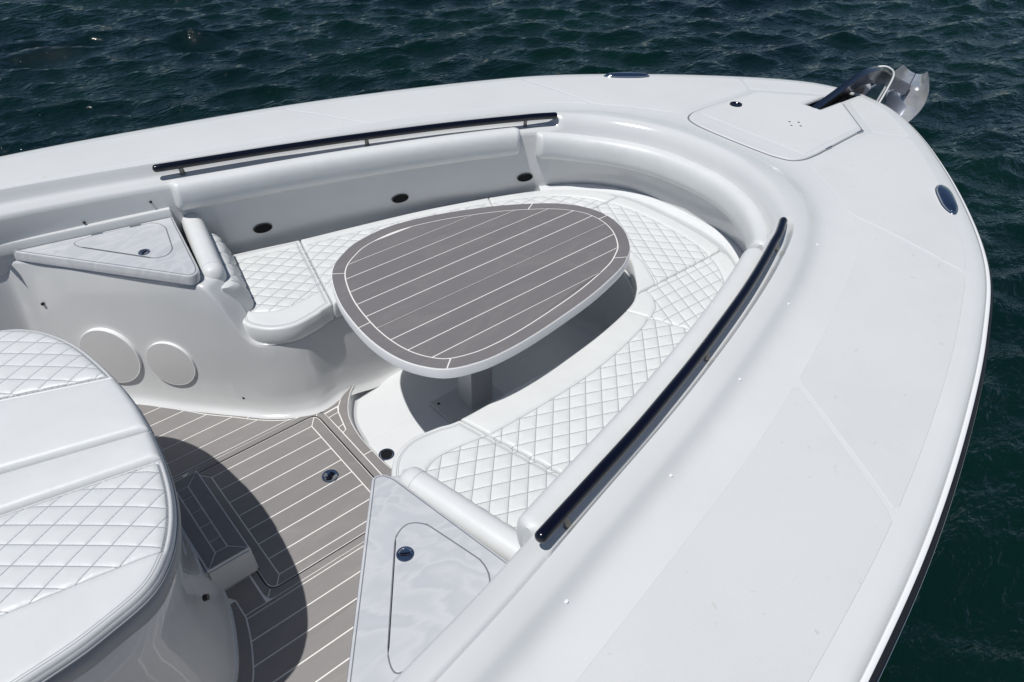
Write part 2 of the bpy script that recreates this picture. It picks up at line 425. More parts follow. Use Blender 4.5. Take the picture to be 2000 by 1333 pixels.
# coaming inside: rail recess aft, smooth roll at the bow
Xc = CR[:, 0]; f_ = np.clip((Xc-2.665)/.06, 0, 1); f_ = f_*f_*(3-2*f_)
rec = [(.002, .003), (.010, .020), (.020, .041), (.027, .050), (.038, .054), (.086, .060), (.096, .068), (.100, .085), (.101, .15), (.102, .20), (.103, .265)]
rol = [(.012, .001), (.026, .007), (.040, .018), (.052, .033), (.061, .05), (.067, .066), (.072, .08), (.08, .10), (.088, .13), (.09, .17), (.092, .205)]
inner = [row(CR, zCR(Xc))]
for (d1, h1), (d2, h2) in zip(rec, rol):
    inner.append(row(offs(CR, -(d1*(1-f_)+d2*f_)), zCR(Xc)-(h1*(1-f_)+h2*f_)))
last = inner[-1]
for s in (.35, .7, 1.0):
    C2 = last[:, :2]*(1-s)+W*s; inner.append(row(C2, last[:, 2]*(1-s)+.44*s))
inner.append(row(offs(W, -.004), np.full(NC, .40))); inner.append(row(offs(W, -.02), np.full(NC, .372))); 
liner = loft('coaming_liner', inner, GELC, auto=75)
wall_bvh = surf_bvh(inner)
# hull topsides
hz = zG(G0[:, 0])
hull = [row(offs(G0, .004), hz-.040), row(offs(G0, .012), hz-.05), row(offs(G0, .0), hz-.10), row(offs(G0, -.07), hz-.3), row(offs(G0, -.16), hz-.6), row(offs(G0, -.25), hz-.9), row(offs(G0, -.33), hz-1.3), row(offs(G0, -.42), hz-1.9)]
loft('hull', hull, GEL)
# rub rail
rp = [(-.012, .015), (.008, .016), (.016, .012), (.019, .004), (.019, -.009), (.014, -.017), (.004, -.020), (-.012, -.020)]
def side_sweep(name, C, z, prof, m, parent, **kw):
    P = np.c_[C, z]; return sweep(name, P, [(a, b) for a, b in prof], m, parent, **kw)
def outw(prof): return prof
RC = offs(G0, .010)
rub = side_sweep('rub_rail', RC, hz-.044, [(a*1.0, b*1.0) for a, b in rp], BLACK, boat)
sweep('steel_trim', np.c_[offs(RC, .0175), hz-.044-.008], circ(.0055, 8), STEEL, rub)
sweep('sheer_strip', np.c_[offs(G0, .006), hz-.018], [(-.010, .003), (.002, .004), (.006, .001), (.006, -.006), (-.01, -.008)], RIMW, rub)

# non-skid panels
HYh = .372                                                        # half width of the anchor hatch opening
def curve_part(C, xa, xb):
    H = C[:len(C)//2+1]; k = (H[:, 0] >= xa) & (H[:, 0] <= xb); return [tuple(p) for p in H[k]]
def at_x(C, x):
    H = C[:len(C)//2+1]; return (x, float(np.interp(x, H[:, 0], H[:, 1])))
def panel(poly, side):
    P = round_poly(poly, .035, 4)
    if side < 0: P = P*[1, -1]
    if area(P) < 0: P = P[::-1]
    P = resample(P, .035)
    lo, hi = P.min(0), P.max(0); g = np.stack(np.meshgrid(np.arange(lo[0], hi[0], .06), np.arange(lo[1], hi[1], .06)), -1).reshape(-1, 2)
    P2 = offset_poly(P, -.003)
    g = g[inside(g, P)]; g = g[poly_dist(g, P) > .025]
    v, f, _ = cdt(P2, g)
    V = [(x, y, zdeck(x, y)+.0013) for x, y in v]; nb = len(P)
    F = [tuple(q) for q in f]; b = len(V)
    # sloping skirt
    key = {tuple(np.round(p, 6)): i for i, p in enumerate(v)}
    V += [(x, y, zdeck(x, y)-.001) for x, y in P]
    for i in range(nb):
        j = (i+1) % nb; a = key.get(tuple(np.round(P2[i], 6))); c = key.get(tuple(np.round(P2[j], 6)))
        if a is None: a = int(np.argmin(((v-P2[i])**2).sum(1)))
        if c is None: c = int(np.argmin(((v-P2[j])**2).sum(1)))
        if a != c: F.append((a, c, b+j, b+i))
    return mesh('nonskid_panel', V, F, NONSKID, boat, auto=18)
s1i, s1o = (1.87, 1.285), (1.62, at_x(NO, 1.62)[1]); s2i, s2o = (3.045, at_x(NI, 3.045)[1]), (2.99, at_x(NO, 2.99)[1])
s3i, s3o = (3.985, .39), (4.12, at_x(NO, 4.12)[1])
g = .0095
for sd in (1, -1):
    panel(curve_part(NO, -2.5, 1.62-g)+[(s1o[0]-g, s1o[1]), (s1i[0]-g, s1i[1])]+curve_part(NI, -2.5, 1.85)[::-1], sd)
    panel([(s1o[0]+g, s1o[1])]+curve_part(NO, 1.66, 2.97)+[(s2o[0]-g, s2o[1]), (s2i[0]-g, s2i[1])]+curve_part(NI, 1.9, 3.02)[::-1]+[(s1i[0]+g, s1i[1]-.005)], sd)
    panel([(s2o[0]+g, s2o[1])]+curve_part(NO, 3.02, 4.09)+[(s3o[0]-g, s3o[1]), (s3i[0]-g, s3i[1]), (3.42, .402), (3.36, .40)]+curve_part(NI, 3.07, 3.31)[::-1]+[(s2i[0]+g, s2i[1])], sd)
    panel([(s3o[0]+g, s3o[1])]+curve_part(NO, 4.15, 4.46)+[(4.475, .075), (4.33, .065), (4.02, .375), (s3i[0]+g, s3i[1])], sd)

# anchor hatch
def on_deck(poly, lift, m, name, parent, holes=None, grid=.03, skirt=.006, drop=.004, mm=None):
    P = np.asarray(poly, float)
    if area(P) < 0: P = P[::-1]
    P = resample(P, .02); P2 = offset_poly(P, -.004)
    lo, hi = P.min(0), P.max(0); gg = np.stack(np.meshgrid(np.arange(lo[0], hi[0], grid), np.arange(lo[1], hi[1], grid)), -1).reshape(-1, 2)
    gg = gg[inside(gg, P)]; gg = gg[poly_dist(gg, P) > .016]
    v, f, _ = cdt(P2, gg); V = [(x, y, zdeck(x, y)+lift) for x, y in v]; b = len(V); nb = len(P)
    for k, (off, dz) in enumerate(((.002, lift*.7), (.004, lift*.2), (.004, -drop))):
        Q = offset_poly(P2, off); V += [(x, y, zdeck(x, y)+dz) for x, y in Q]
    F = [tuple(q) for q in f]
    ids = [int(np.argmin(((v-p)**2).sum(1))) for p in P2]
    for i in range(nb):
        j = (i+1) % nb; F.append((ids[i], ids[j], b+j, b+i))
        for k in range(2): F.append((b+k*nb+i, b+k*nb+j, b+(k+1)*nb+j, b+(k+1)*nb+i))
    return mesh(name, V, F, m, parent, auto=24)
hp = [(3.285, 0), (3.287, .12), (3.295, .24), (3.325, .33), (3.39, .36), (3.5, .365), (3.97, .345), (4.26, .055), (4.03, .052)]
hpoly = hp+[(x, -y) for x, y in hp[::-1] if y > 0]
hround = round_poly(hpoly, [.0, .03, .04, .06, .05, .0, .02, .0, .01, .01, .0, .02, .0, .05, .06, .04, .03])
hatch = on_deck(hround, .0075, GEL, 'anchor_hatch', boat)
hg = offset_poly(resample(hround[::-1] if area(hround) < 0 else hround, .02), .0095)
on_deck(hg, .0012, GAPSH, 'hatch_gap_shade', boat, skirt=.002, drop=.001)  # raised strip coloured as the shaded gap round the hatch
hn = [(3.425, .335), (3.97, .325), (4.235, .062), (4.02, .07)]
hn = hn+[(x, -y) for x, y in hn[::-1]]
on_deck(round_poly(hn, .012), .0092, NONSKID, 'hatch_tread', hatch, drop=-.006)
zl = zdeck(3.69, .28)+.009
lt = disc_mesh('hatch_latch', (3.69, .28, zl), (0, 0, 1), .036, .004, NAVY, hatch, prof=[(0, .002), (.022, .002), (.026, .006), (.034, .006), (.036, .0)])
for dx, dy in ((.035, 0), (-.035, 0), (0, .035), (0, -.035)):
    disc_mesh('screw_hole', (3.725+dx, -.085+dy, zdeck(3.725, -.085)+.0093), (0, 0, 1), .0065, .0008, DARK, hatch, seg=10, prof=[(0, .0006), (.006, .0006), (.0065, 0)])
for x, y, r_ in ((3.60, -.368, .0), (3.93, -.358, -.05)):
    hb = box_mesh('hatch_hinge', (x, y, zdeck(x, y)+.006), (.055, .010, .008), STEEL, hatch, .002, r_)
# anchor chute
ch = [(-.05, 0.004), (-.044, .004), (-.044, -.075), (.044, -.075), (.044, .004), (.05, .004), (.05, -.082), (-.05, -.082)]
sweep('anchor_chute', [(4.0, 0, .742), (4.3, 0, .738), (4.6, 0, .725), (4.74, 0, .705)], ch, PEWTER, boat)

# deck screws along the coaming
for x, y in ((2.68, .862), (2.2, 1.035), (1.71, 1.175), (1.23, 1.295), (.74, 1.392)):
    for s in (1, -1):
        disc_mesh('deck_snap', (x, s*y, zdeck(x, s*y)), (0, s*.1, 1), .0055, .002, RIMW, boat, seg=12)
# pop-up cleats
def cleat(s):
    c = Vector((3.56, s*1.0, 0)); z = zdeck(c.x, c.y); ang = math.atan2(-.17*s, .23); Lh, Wd = .135, .034
    out = []
    for k in range(40):
        a = 2*math.pi*k/40; ca, sa = math.cos(a), math.sin(a)
        out.append((Lh*math.copysign(abs(ca)**.75, ca), Wd*math.copysign(abs(sa)**.62, sa)*(1-.42*abs(ca)**3)))
    ct, st = math.cos(ang), math.sin(ang); V = []; rings = [(1.0, .001), (1.0, .009), (.97, .014), (.86, .019), (.5, .022), (.0, .023)]
    for f, h in rings:
        for x, y in out: V.append((c.x+(x*f)*ct-(y*f)*st, c.y+(x*f)*st+(y*f)*ct, z+h))
    b = mesh('pop_up_cleat', V, grid_faces(len(rings), 40, True), NAVYB, boat)
    V = []; 
    for f, h in ((1.03, -.002), (1.08, .002), (1.05, .007), (.98, .008)):
        for x, y in out: V.append((c.x+(x*f)*ct-(y*f*1.06)*st, c.y+(x*f)*st+(y*f*1.06)*ct, z+h))
    mesh('cleat_rim', V, grid_faces(4, 40, True), STEEL, b)
NAVYB, _, _ = mat('mirror_stainless', (.42, .45, .5), .05, 1)
for s in (1, -1): cleat(s)

# grab rails
RL = crom([(.79, 1.247), (1.0, 1.202), (1.24, 1.150), (1.42, 1.106), (1.65, 1.046), (1.98, .950), (2.18, .886), (2.36, .822), (2.47, .780), (2.56, .747), (2.665, .698)], 8)
for s in (1, -1):
    P = np.c_[RL[:, 0], RL[:, 1]*s, .917-.03*RL[:, 0]]
    P = np.vstack([P[0]+(P[0]-P[1])/np.linalg.norm(P[0]-P[1])*d for d in (.013, .010, .006, .0)]+[P[1:-1]]+[P[-1]+(P[-1]-P[-2])/np.linalg.norm(P[-1]-P[-2])*d for d in (0, .006, .010, .013)])
    sc = np.ones(len(P)); sc[:4] = (.25, .65, .9, 1); sc[-4:] = (1, .9, .65, .25)
    rail = sweep('grab_rail', P, circ(.0172, 18), NAVY, boat, scales=sc)
    for x in (.885, 1.715, 2.515):
        y = float(np.interp(x, RL[:, 0], RL[:, 1])); zt = .917-.03*x; n = Vector((.28, .96, 0))
        pz = [(x, y*s, zt), (x+.004, (y+.004)*s, zt-.025), (x+.008, (y+.010)*s, zt-.040), (x+.009, (y+.012)*s, zt-.062)]
        V = []; 
        for (px, py, p_z), r_ in zip(pz, (.012, .0085, .0085, .0115)):
            for k in range(12):
                a = 2*math.pi*k/12; V.append((px+r_*1.25*math.cos(a), py+r_*.8*math.sin(a), p_z))
        mesh('stanchion', V, grid_faces(4, 12, True), PEWTER, rail)

# vents in the seat back wall (three a side)
for s in (1, -1):
    for x in (1.15, 1.83, 2.49):
        h = wall_bvh.ray_cast(Vector((x, 0, .525)), Vector((0.0, s, 0)))
        if h[0] is None: continue
        n = -h[1] if h[1].y*s > 0 else h[1]; n = (n+Vector((0, 0, .02))).normalized()
        q = n.to_track_quat('Z', 'Y').to_matrix(); tv = Vector((0, 0, 1)).cross(n).normalized(); bv = n.cross(tv)
        def ring(prof, name, m, par):
            V = []
            for r_, d in prof:
                for k in range(32):
                    a = 2*math.pi*k/32; V.append(h[0]+tv*(r_*1.0*math.cos(a))+bv*(r_*.52*math.sin(a))+n*d)
            return mesh(name, V, grid_faces(len(prof), 32, True), m, par, auto=40)
        v_ = ring([(.046, -.01), (.046, .006), (.0445, .0075), (.0425, .0065)], 'cup_holder', PEWTER, boat)
        ring([(.0428, .0068), (.041, .006), (.034, .0055), (0.0, .0055)], 'cup_well', VOID, v_)

for s in (1, -1):
    for x, z in ((.72, .77), (.45, .74)):
        h = wall_bvh.ray_cast(Vector((x, s*.9, z)), Vector((0.0, s, 0)))
        if h[0] is not None: disc_mesh('snap_stud', h[0], (0, -s, .2), .006, .006, DARK, boat, 10)
# ------------------------------------------------------------------ seat base + consoles
Sh = [(.655, .685), (.70, .615), (.765, .525), (.855, .455), (.965, .428), (1.1, .458), (1.3, .468), (1.6, .473), (1.9, .452), (2.12, .40), (2.29, .28), (2.39, .14), (2.425, 0)]
Sz = [.648, .60, .40, .374, .37, .37, .37, .37, .37, .37, .37, .37, .37]
Tp = [(-2.6, 1.36), (-1, 1.355), (-.05, 1.335), (.155, 1.30), (.33, 1.095), (.50, .885)]
Top3 = [(x, y, .648) for x, y in Tp]+[(x, y, z) for (x, y), z in zip(Sh, Sz)]
Fl = [(-2.6, 1.32), (-1, 1.31), (-.05, 1.27), (.12, 1.19), (.325, .975), (.485, .785), (.62, .635), (.69, .56), (.77, .475), (.86, .412), (.965, .375), (1.1, .405), (1.3, .425), (1.6, .430), (1.9, .41), (2.12, .355), (2.28, .25), (2.375, .12), (2.405, 0)]
def wz(x): 
    f = min(max((x-1.08)/.2, 0), 1); return -.06*f
Flz = [wz(p[0]) for p in Fl]
T3 = crom(Top3, 8); F3 = crom([(x, y, z) for (x, y), z in zip(Fl, Flz)], 8)
def mir3(H): return np.vstack([H, (H[:-1]*[1, -1, 1])[::-1]])
T3, F3 = mir3(T3), mir3(F3)
def o3(P, d):
    Q = P.copy(); Q[:, :2] = offs(P[:, :2], d); return Q
rows3 = [o3(T3, .10), o3(T3, .03), o3(T3, .012)+[0, 0, -.001], o3(T3, .003)+[0, 0, -.006], T3+[0, 0, -.018]]
rows3[0][:, 2] -= .003
for s, b in ((.2, .0), (.45, 0), (.7, 0), (.87, .0)):
    Q = T3*(1-s)+F3*s; rows3.append(Q)
rows3[-1] = o3(rows3[-1], .004)
rows3 += [o3(F3, .002)+[0, 0, .035], o3(F3, -.004)+[0, 0, .018], o3(F3, -.014)+[0, 0, .006], o3(F3, -.03)+[0, 0, .001], o3(F3, -.045)+[0, 0, -.004]]
cons = loft('seat_front_wall', rows3, GELC, auto=70)
# seat ledge under the cushions
SL = mir3(crom([(x, y, .37) for (x, y) in Sh[2:]], 10)); WW = W[(W[:, 0] > .78)]
WH = Wh[Wh[:, 0] > .80]; n_ = len(SL)
WHf = np.vstack([WH, (WH[:-1]*[1, -1])[::-1]]); wr = resample(WHf, .01, False)
idx = np.linspace(0, len(wr)-1, n_).astype(int); wr = wr[idx]
loft('seat_ledge', [SL+[0, 0, .0], np.c_[(SL[:, :2]*.5+wr*.5), np.full(n_, .369)], np.c_[wr, np.full(n_, .371)]], GELC)
# bright raised rim round the bow end of the seat
k = (Wh[:, 0] > 2.56); rim = Wh[k]; rimf = np.vstack([rim, (rim[:-1]*[1, -1])[::-1]])
sweep('seat_rim', np.c_[offs(rimf, -.016), np.full(len(rimf), .425)], [(-.052, -.05), (-.052, .016), (-.047, .022), (-.022, .022), (-.014, .031), (.006, .034), (.018, .030), (.018, -.05)], GELF, boat)

# ------------------------------------------------------------------ floor
step_edge = [(1.20, .44), (1.11, .365), (1.035, .25), (1.005, .12), (1.0, 0)]
SE = crom(step_edge, 8); SEf = np.vstack([SE, (SE[:-1]*[1, -1])[::-1]])
FH = crom([p for p in Fl if p[0] < 1.15]+[(1.20, .44)], 6)[:, :2]
flo = np.vstack([FH, SE[1:]]); flo = np.vstack([flo, (flo[:-1]*[1, -1])[::-1]])
flo = np.vstack([flo])
floor = slab('plank_floor', clean([tuple(p) for p in flo]), -.02, -.0016, CAULK, boat)
# moulded step down into the foot well
st = [np.c_[SEf, np.full(len(SEf), -.001)], np.c_[SEf+[[.004, 0]], np.full(len(SEf), -.004)], np.c_[SEf+[[.008, 0]], np.full(len(SEf), -.02)], np.c_[SEf+[[.016, 0]], np.full(len(SEf), -.052)], np.c_[SEf+[[.04, 0]], np.full(len(SEf), -.0602)]]
loft('well_step', st, GELF, boat)
wf = np.vstack([crom([(.93, .44), (1.3, .45), (1.6, .45), (1.9, .43), (2.12, .37), (2.3, .26), (2.4, .12), (2.43, 0)], 6)]); wf = np.vstack([wf, (wf[:-1]*[1, -1])[::-1]])
slab('well_floor', wf, -.09, -.06, GELF, boat)
slab('well_hatch', round_poly([(1.03, .10), (2.2, .10), (2.2, -.34), (1.03, -.34)], .03), -.06, -.050, GELF, boat, bev=.005)
disc_mesh('floor_drain', (1.055, -.02, -.0495), (0, 0, 1), .033, .002, STEEL, boat, prof=[(.034, 0), (.034, .0025), (.028, .0025), (.026, -.002), (.0255, -.006)])
disc_mesh('drain_well', (1.055, -.02, -.0495), (0, 0, 1), .026, .001, DARK, boat, prof=[(.0262, .001), (0, .0008)])

BI = crom([(.33, .92), (.41, .83), (.48, .74), (.55, .65), (.625, .57), (.70, .485), (.77, .42), (.83, .383)], 5)   # inner edge of the margin plank
CB_ = crom([(-1.2, .84), (-.1, .80), (.05, .73), (.155, .62), (.20, .53), (.228, .45), (.245, .385)], 5)          # margin line round the lounge base
pitch = .0873
def sidepoly(s, P): return [(x, y*s) for x, y in P]
for s in (1, -1):
    field = [tuple(p) for p in CB_]+[(.245, .392), (.80, .392)]+[tuple(p) for p in BI[::-1]]+[(.18, 1.07), (-.05, 1.175), (-1.2, 1.22)]
    for i in range(10):
        a, b = .392+i*pitch, .392+(i+1)*pitch
        Pq = clip(clip(field, 0, -1, -a), 0, 1, b)
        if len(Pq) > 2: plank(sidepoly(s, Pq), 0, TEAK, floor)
    plank(sidepoly(s, [(.245, .377), (.845, .377), (.82, .388), (.80, .392), (.245, .392)]), 0, TEAK, floor, gap=.002)
    # margin planks along the console wall
    ow = crom([(-1.2, 1.30), (-.1, 1.235), (.12, 1.185), (.325, .97), (.485, .78), (.62, .63), (.69, .555), (.765, .475), (.86, .410), (.965, .372), (1.09, .40)], 5)
    iw = np.vstack([[(-1.2, 1.22), (-.05, 1.175), (.18, 1.07)], BI])
    jx = .69
    A = [tuple(p) for p in ow if p[0] < jx]+[(.715, .53)]; B = [tuple(p) for p in iw if p[0] < .665]+[(.672, .515)]
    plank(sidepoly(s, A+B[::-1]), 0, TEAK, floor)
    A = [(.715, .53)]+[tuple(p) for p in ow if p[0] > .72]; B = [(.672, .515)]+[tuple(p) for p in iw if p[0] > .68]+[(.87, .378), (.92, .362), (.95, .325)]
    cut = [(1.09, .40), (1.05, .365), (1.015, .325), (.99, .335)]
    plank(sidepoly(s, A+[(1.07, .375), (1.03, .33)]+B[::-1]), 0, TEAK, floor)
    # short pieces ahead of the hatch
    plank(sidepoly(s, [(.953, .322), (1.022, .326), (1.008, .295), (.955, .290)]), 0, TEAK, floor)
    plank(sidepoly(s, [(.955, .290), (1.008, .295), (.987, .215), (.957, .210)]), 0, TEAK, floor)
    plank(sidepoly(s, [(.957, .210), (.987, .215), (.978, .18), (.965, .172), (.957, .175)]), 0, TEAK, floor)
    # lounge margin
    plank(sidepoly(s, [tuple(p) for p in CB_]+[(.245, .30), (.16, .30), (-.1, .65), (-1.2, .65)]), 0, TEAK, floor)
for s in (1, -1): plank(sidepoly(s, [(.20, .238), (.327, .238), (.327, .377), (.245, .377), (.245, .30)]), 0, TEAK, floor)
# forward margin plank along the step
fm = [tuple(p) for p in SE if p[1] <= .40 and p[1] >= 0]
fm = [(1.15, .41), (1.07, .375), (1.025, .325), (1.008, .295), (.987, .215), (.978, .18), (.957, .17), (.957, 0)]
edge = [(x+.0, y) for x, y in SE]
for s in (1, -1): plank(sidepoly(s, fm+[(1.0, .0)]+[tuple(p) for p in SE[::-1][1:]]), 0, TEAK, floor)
# hatch surround and hatch
outer = round_poly([(.33, .377), (.957, .377), (.957, -.377), (.33, -.377)], [.03, .07, .07, .03], 6)
groove = round_poly([(.355, .347), (.925, .347), (.925, -.347), (.355, -.347)], .045, 6)
def ringplank(out, inn, cuts, parent):
    """pieces of a ring split at angular cuts (angles about centre)"""
    c = np.array([.64, 0.0]); n = 160
    def rp(poly, a):
        d = np.array([math.cos(a), math.sin(a)]); best = 0
        for i in range(len(poly)):
            p, q = poly[i-1]-c, poly[i]-c; e = q-p; den = d[0]*e[1]-d[1]*e[0]
            if abs(den) < 1e-12: continue
            t = (p[0]*e[1]-p[1]*e[0])/den; u_ = (p[0]*d[1]-p[1]*d[0])/den
            if t > 0 and -1e-9 <= u_ <= 1+1e-9: best = max(best, t)
        return c+d*best
    for a0, a1 in zip(cuts, cuts[1:]+[cuts[0]+2*math.pi]):
        A = np.linspace(a0, a1, 40); P = [rp(out, a) for a in A]+[rp(inn, a) for a in A[::-1]]
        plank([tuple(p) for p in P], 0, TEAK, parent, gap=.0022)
ac = math.atan2(.36, .30)
cuts = [-ac-.0, ac, math.pi-ac, math.pi+ac]
ringplank(outer, groove, cuts, floor)
fhatch = slab('floor_hatch', offset_poly(groove[::-1] if area(groove) < 0 else groove, -.004), -.012, -.0012, CAULK, boat)
slab('hatch_gap', offset_poly(groove[::-1] if area(groove) < 0 else groove, .003), -.012, -.0013, DARK, floor)
inn = np.array([(.412, .291), (.872, .291), (.872, -.302), (.412, -.302)])
gi = offset_poly(groove[::-1] if area(groove) < 0 else groove, -.0045)
gc = [np.array(p) for p in ((.368, .334), (.912, .334), (.912, -.334), (.368, -.334))]
ringplank(gi, inn[::-1], [math.atan2(inn[2][1], inn[2][0]-.64), math.atan2(inn[1][1], inn[1][0]-.64), math.atan2(inn[0][1], inn[0][0]-.64), math.atan2(inn[3][1], inn[3][0]-.64)+2*math.pi], fhatch)
for i in range(7):
    a, b = .2906-.0846*i, .2906-.0846*(i+1)
    if i == 6: b = -.302
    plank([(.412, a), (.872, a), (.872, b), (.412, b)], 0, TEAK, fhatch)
disc_mesh('flush_latch', (.79, -.012, 0), (0, 0, 1), .035, .003, STEEL, fhatch, prof=[(0, -.0006), (.022, .0008), (.027, .003), (.033, .003), (.036, .0)])
box_mesh('latch_handle', (.79, -.012, .004), (.04, .016, .004), NAVY, fhatch, .0015, .5)

# folding step in front of the lounge
sx0, sx1, sy, sz = .20, .362, .235, .135
stepb = mesh('step_box', [(sx0, -sy, sz-.004), (sx1, -sy, sz-.004), (sx1, sy, sz-.004), (sx0, sy, sz-.004), (sx0, -sy, 0), (sx1+.006, -sy-.004, .004), (sx1+.006, sy+.004, .004), (sx0, sy, 0)],
             [(0, 1, 2, 3), (0, 4, 5, 1), (1, 5, 6, 2), (2, 6, 7, 3), (3, 7, 4, 0)], GELC, boat, False)
bm = bmesh.new(); bm.from_mesh(stepb.data); bmesh.ops.bevel(bm, geom=[e for e in bm.edges if len(e.link_faces) == 2], offset=.008, segments=3, affect='EDGES'); bm.to_mesh(stepb.data); bm.free()
slab('step_caulk', [(sx0+.005, -sy+.004), (sx1-.003, -sy+.004), (sx1-.003, sy-.004), (sx0+.005, sy-.004)], sz-.006, sz-.0012, CAULK, stepb)
zs = sz+.001; ix0, ix1, iy = .258, .302, .175
O_ = [(sx0+.01, sy-.006), (sx1-.004, sy-.006), (sx1-.004, -sy+.006), (sx0+.01, -sy+.006)]; I_ = [(ix0, iy), (ix1, iy), (ix1, -iy), (ix0, -iy)]
for i in range(4): plank([O_[i], O_[(i+1) % 4], I_[(i+1) % 4], I_[i]], zs, TEAK, stepb)
ys_ = [iy, .12, .04, -.04, -.12, -iy]
for a, b in zip(ys_, ys_[1:]): plank([(ix0, a), (ix1, a), (ix1, b), (ix0, b)], zs, TEAK, stepb)

# lounge base (front of the centre console)
LB = crom([(-2.4, .76), (-1.2, .76), (-.4, .755), (-.12, .72), (.04, .65), (.125, .56), (.175, .45), (.215, .31), (.232, .15), (.236, 0)], 8)
LT = crom([(-2.4, .74), (-1.2, .74), (-.4, .725), (-.12, .695), (.0, .655), (.085, .575), (.135, .48), (.175, .35), (.2, .18), (.207, 0)], 8)
def mf(H): return np.vstack([H, (H[:-1]*[1, -1])[::-1]])
LBf, LTf = mf(LB), mf(LT)
lr = []
for z, a, d in ((.655, 0, 0), (.60, .02, -.001), (.52, .1, -.014), (.42, .25, -.03), (.30, .45, -.036), (.18, .68, -.028), (.09, .86, -.014), (.04, .95, -.004), (.012, 1, .0), (.010, 1, .008), (-.002, 1, .009)):
    lr.append(row(offs(LTf*(1-a)+LBf*a, d), np.full(len(LBf), z)))
base = loft('console_base', lr, GELB, boat, auto=60)
disc_mesh('drain_hole', (.150, -.47, .33), (.8, -.5, .2), .010, .001, DARK, base, seg=12, prof=[(0, .004), (.010, .004), (.011, -.01)])

# ------------------------------------------------------------------ marble counters, lids, speakers
WN = Vector((-.756, -.648, .091)).normalized()
def wallpt(x, z, s): 
    # plane of the console wall
    y = .57-(-.756*(x-.69)+.0914*(z))/(-.648); return Vector((x, y*s, z))
for s in (1, -1):
    mp = [(.155, 1.312), (.784, 1.182), (.708, .715), (.690, .676), (.655, .667), (.630, .700)]
    P = round_poly(mp, [.012, .004, .012, .02, .02, .03]); P = P*[1, s]
    ct = slab('counter_top', P, .648, .690, MARBLE, boat, bev=.007, smooth=True)
    Pq_ = P if area(P) > 0 else P[::-1]
    slab('edge_gap_shade', offset_poly(Pq_, -.0085), .688, .6906, GAPSH, ct); slab('counter_face', offset_poly(Pq_, -.0115), .688, .6914, MARBLE, ct, bev=.001)  # dark strip paints the shaded gap line inside the counter edge
    lid = [(.385, 1.165), (.372, 1.215), (.45, 1.225), (.70, 1.172), (.725, 1.11), (.678, .905), (.640, .872), (.592, .888)]
    lid = crom(round_poly(lid, .05, 3), 2, True)*[1, s]
    if area(lid) < 0: lid = lid[::-1]
    slab('lid_gap_shade', offset_poly(lid, .0028), .688, .6918, GAPSH, ct)  # proud dark strip in place of the shaded recess round the lid
    ld = slab('counter_lid', offset_poly(lid, -.0012), .688, .6932, MARBLE, ct, bev=.0015)
    disc_mesh('counter_latch', (.578, .955*s, .6928), (0, 0, 1), .024, .003, NAVYL if False else STEEL, ct, prof=[(0, .001), (.017, .0015), (.019, .004), (.024, .003), (.025, -.001)])
    box_mesh('latch_grip', (.578, .955*s, .6955), (.026, .008, .003), NAVY, ct, .001, .6*s)
    for x, y in ((.475, 1.222), (.625, 1.190)): box_mesh('lid_hinge', (x, y*s, .694), (.045, .014, .006), STEEL, ct, .0015, -.2*s)
    # ledge strip behind the counter
    lp = [(.10, 1.318), (.16, 1.305), (.78, 1.178)]
    Q = np.array([(x, y*s, .70) for x, y in lp]); h = 1 if s > 0 else -1
    sweep('counter_ledge', crom(Q, 4), [(-.004*h, -.02), (-.004*h, .022), (.0, .028), (.03*h, .030), (.05*h, -.02)], GELC, boat)
    # speakers
    for (x, z, r_) in ((.328, .225, .142), (.514, .225, .113)):
        c = wallpt(x, z, s); n = Vector((WN.x, WN.y*s, WN.z))
        sp = disc_mesh('speaker', c, n, r_, .02, RIMW, boat, 56, prof=[(r_*.955, .020), (r_*.985, .020), (r_, .014), (r_, -.03)])
        disc_mesh('speaker_grille', c, n, r_*.97, .02, GREYP, sp, 56, prof=[(0, .0215), (r_*.9, .0205), (r_*.965, .0195), (r_*.965, .01)])
    c = wallpt(.488, .047, s); n = Vector((WN.x, WN.y*s, WN.z))
    cl = disc_mesh('courtesy_light', c, n, .02, .006, RIMW, boat, 20, prof=[(0, .011), (.009, .010), (.019, .007), (.021, -.01)])
    disc_mesh('light_lens', c+n*.011, n, .005, .002, STEEL, cl, 12)
    for x, z in ((.461, .061), (.70, .072), (.178, .454)):
        disc_mesh('snap_stud', wallpt(x, z, s), n, .007, .005, DARK, boat, 10)

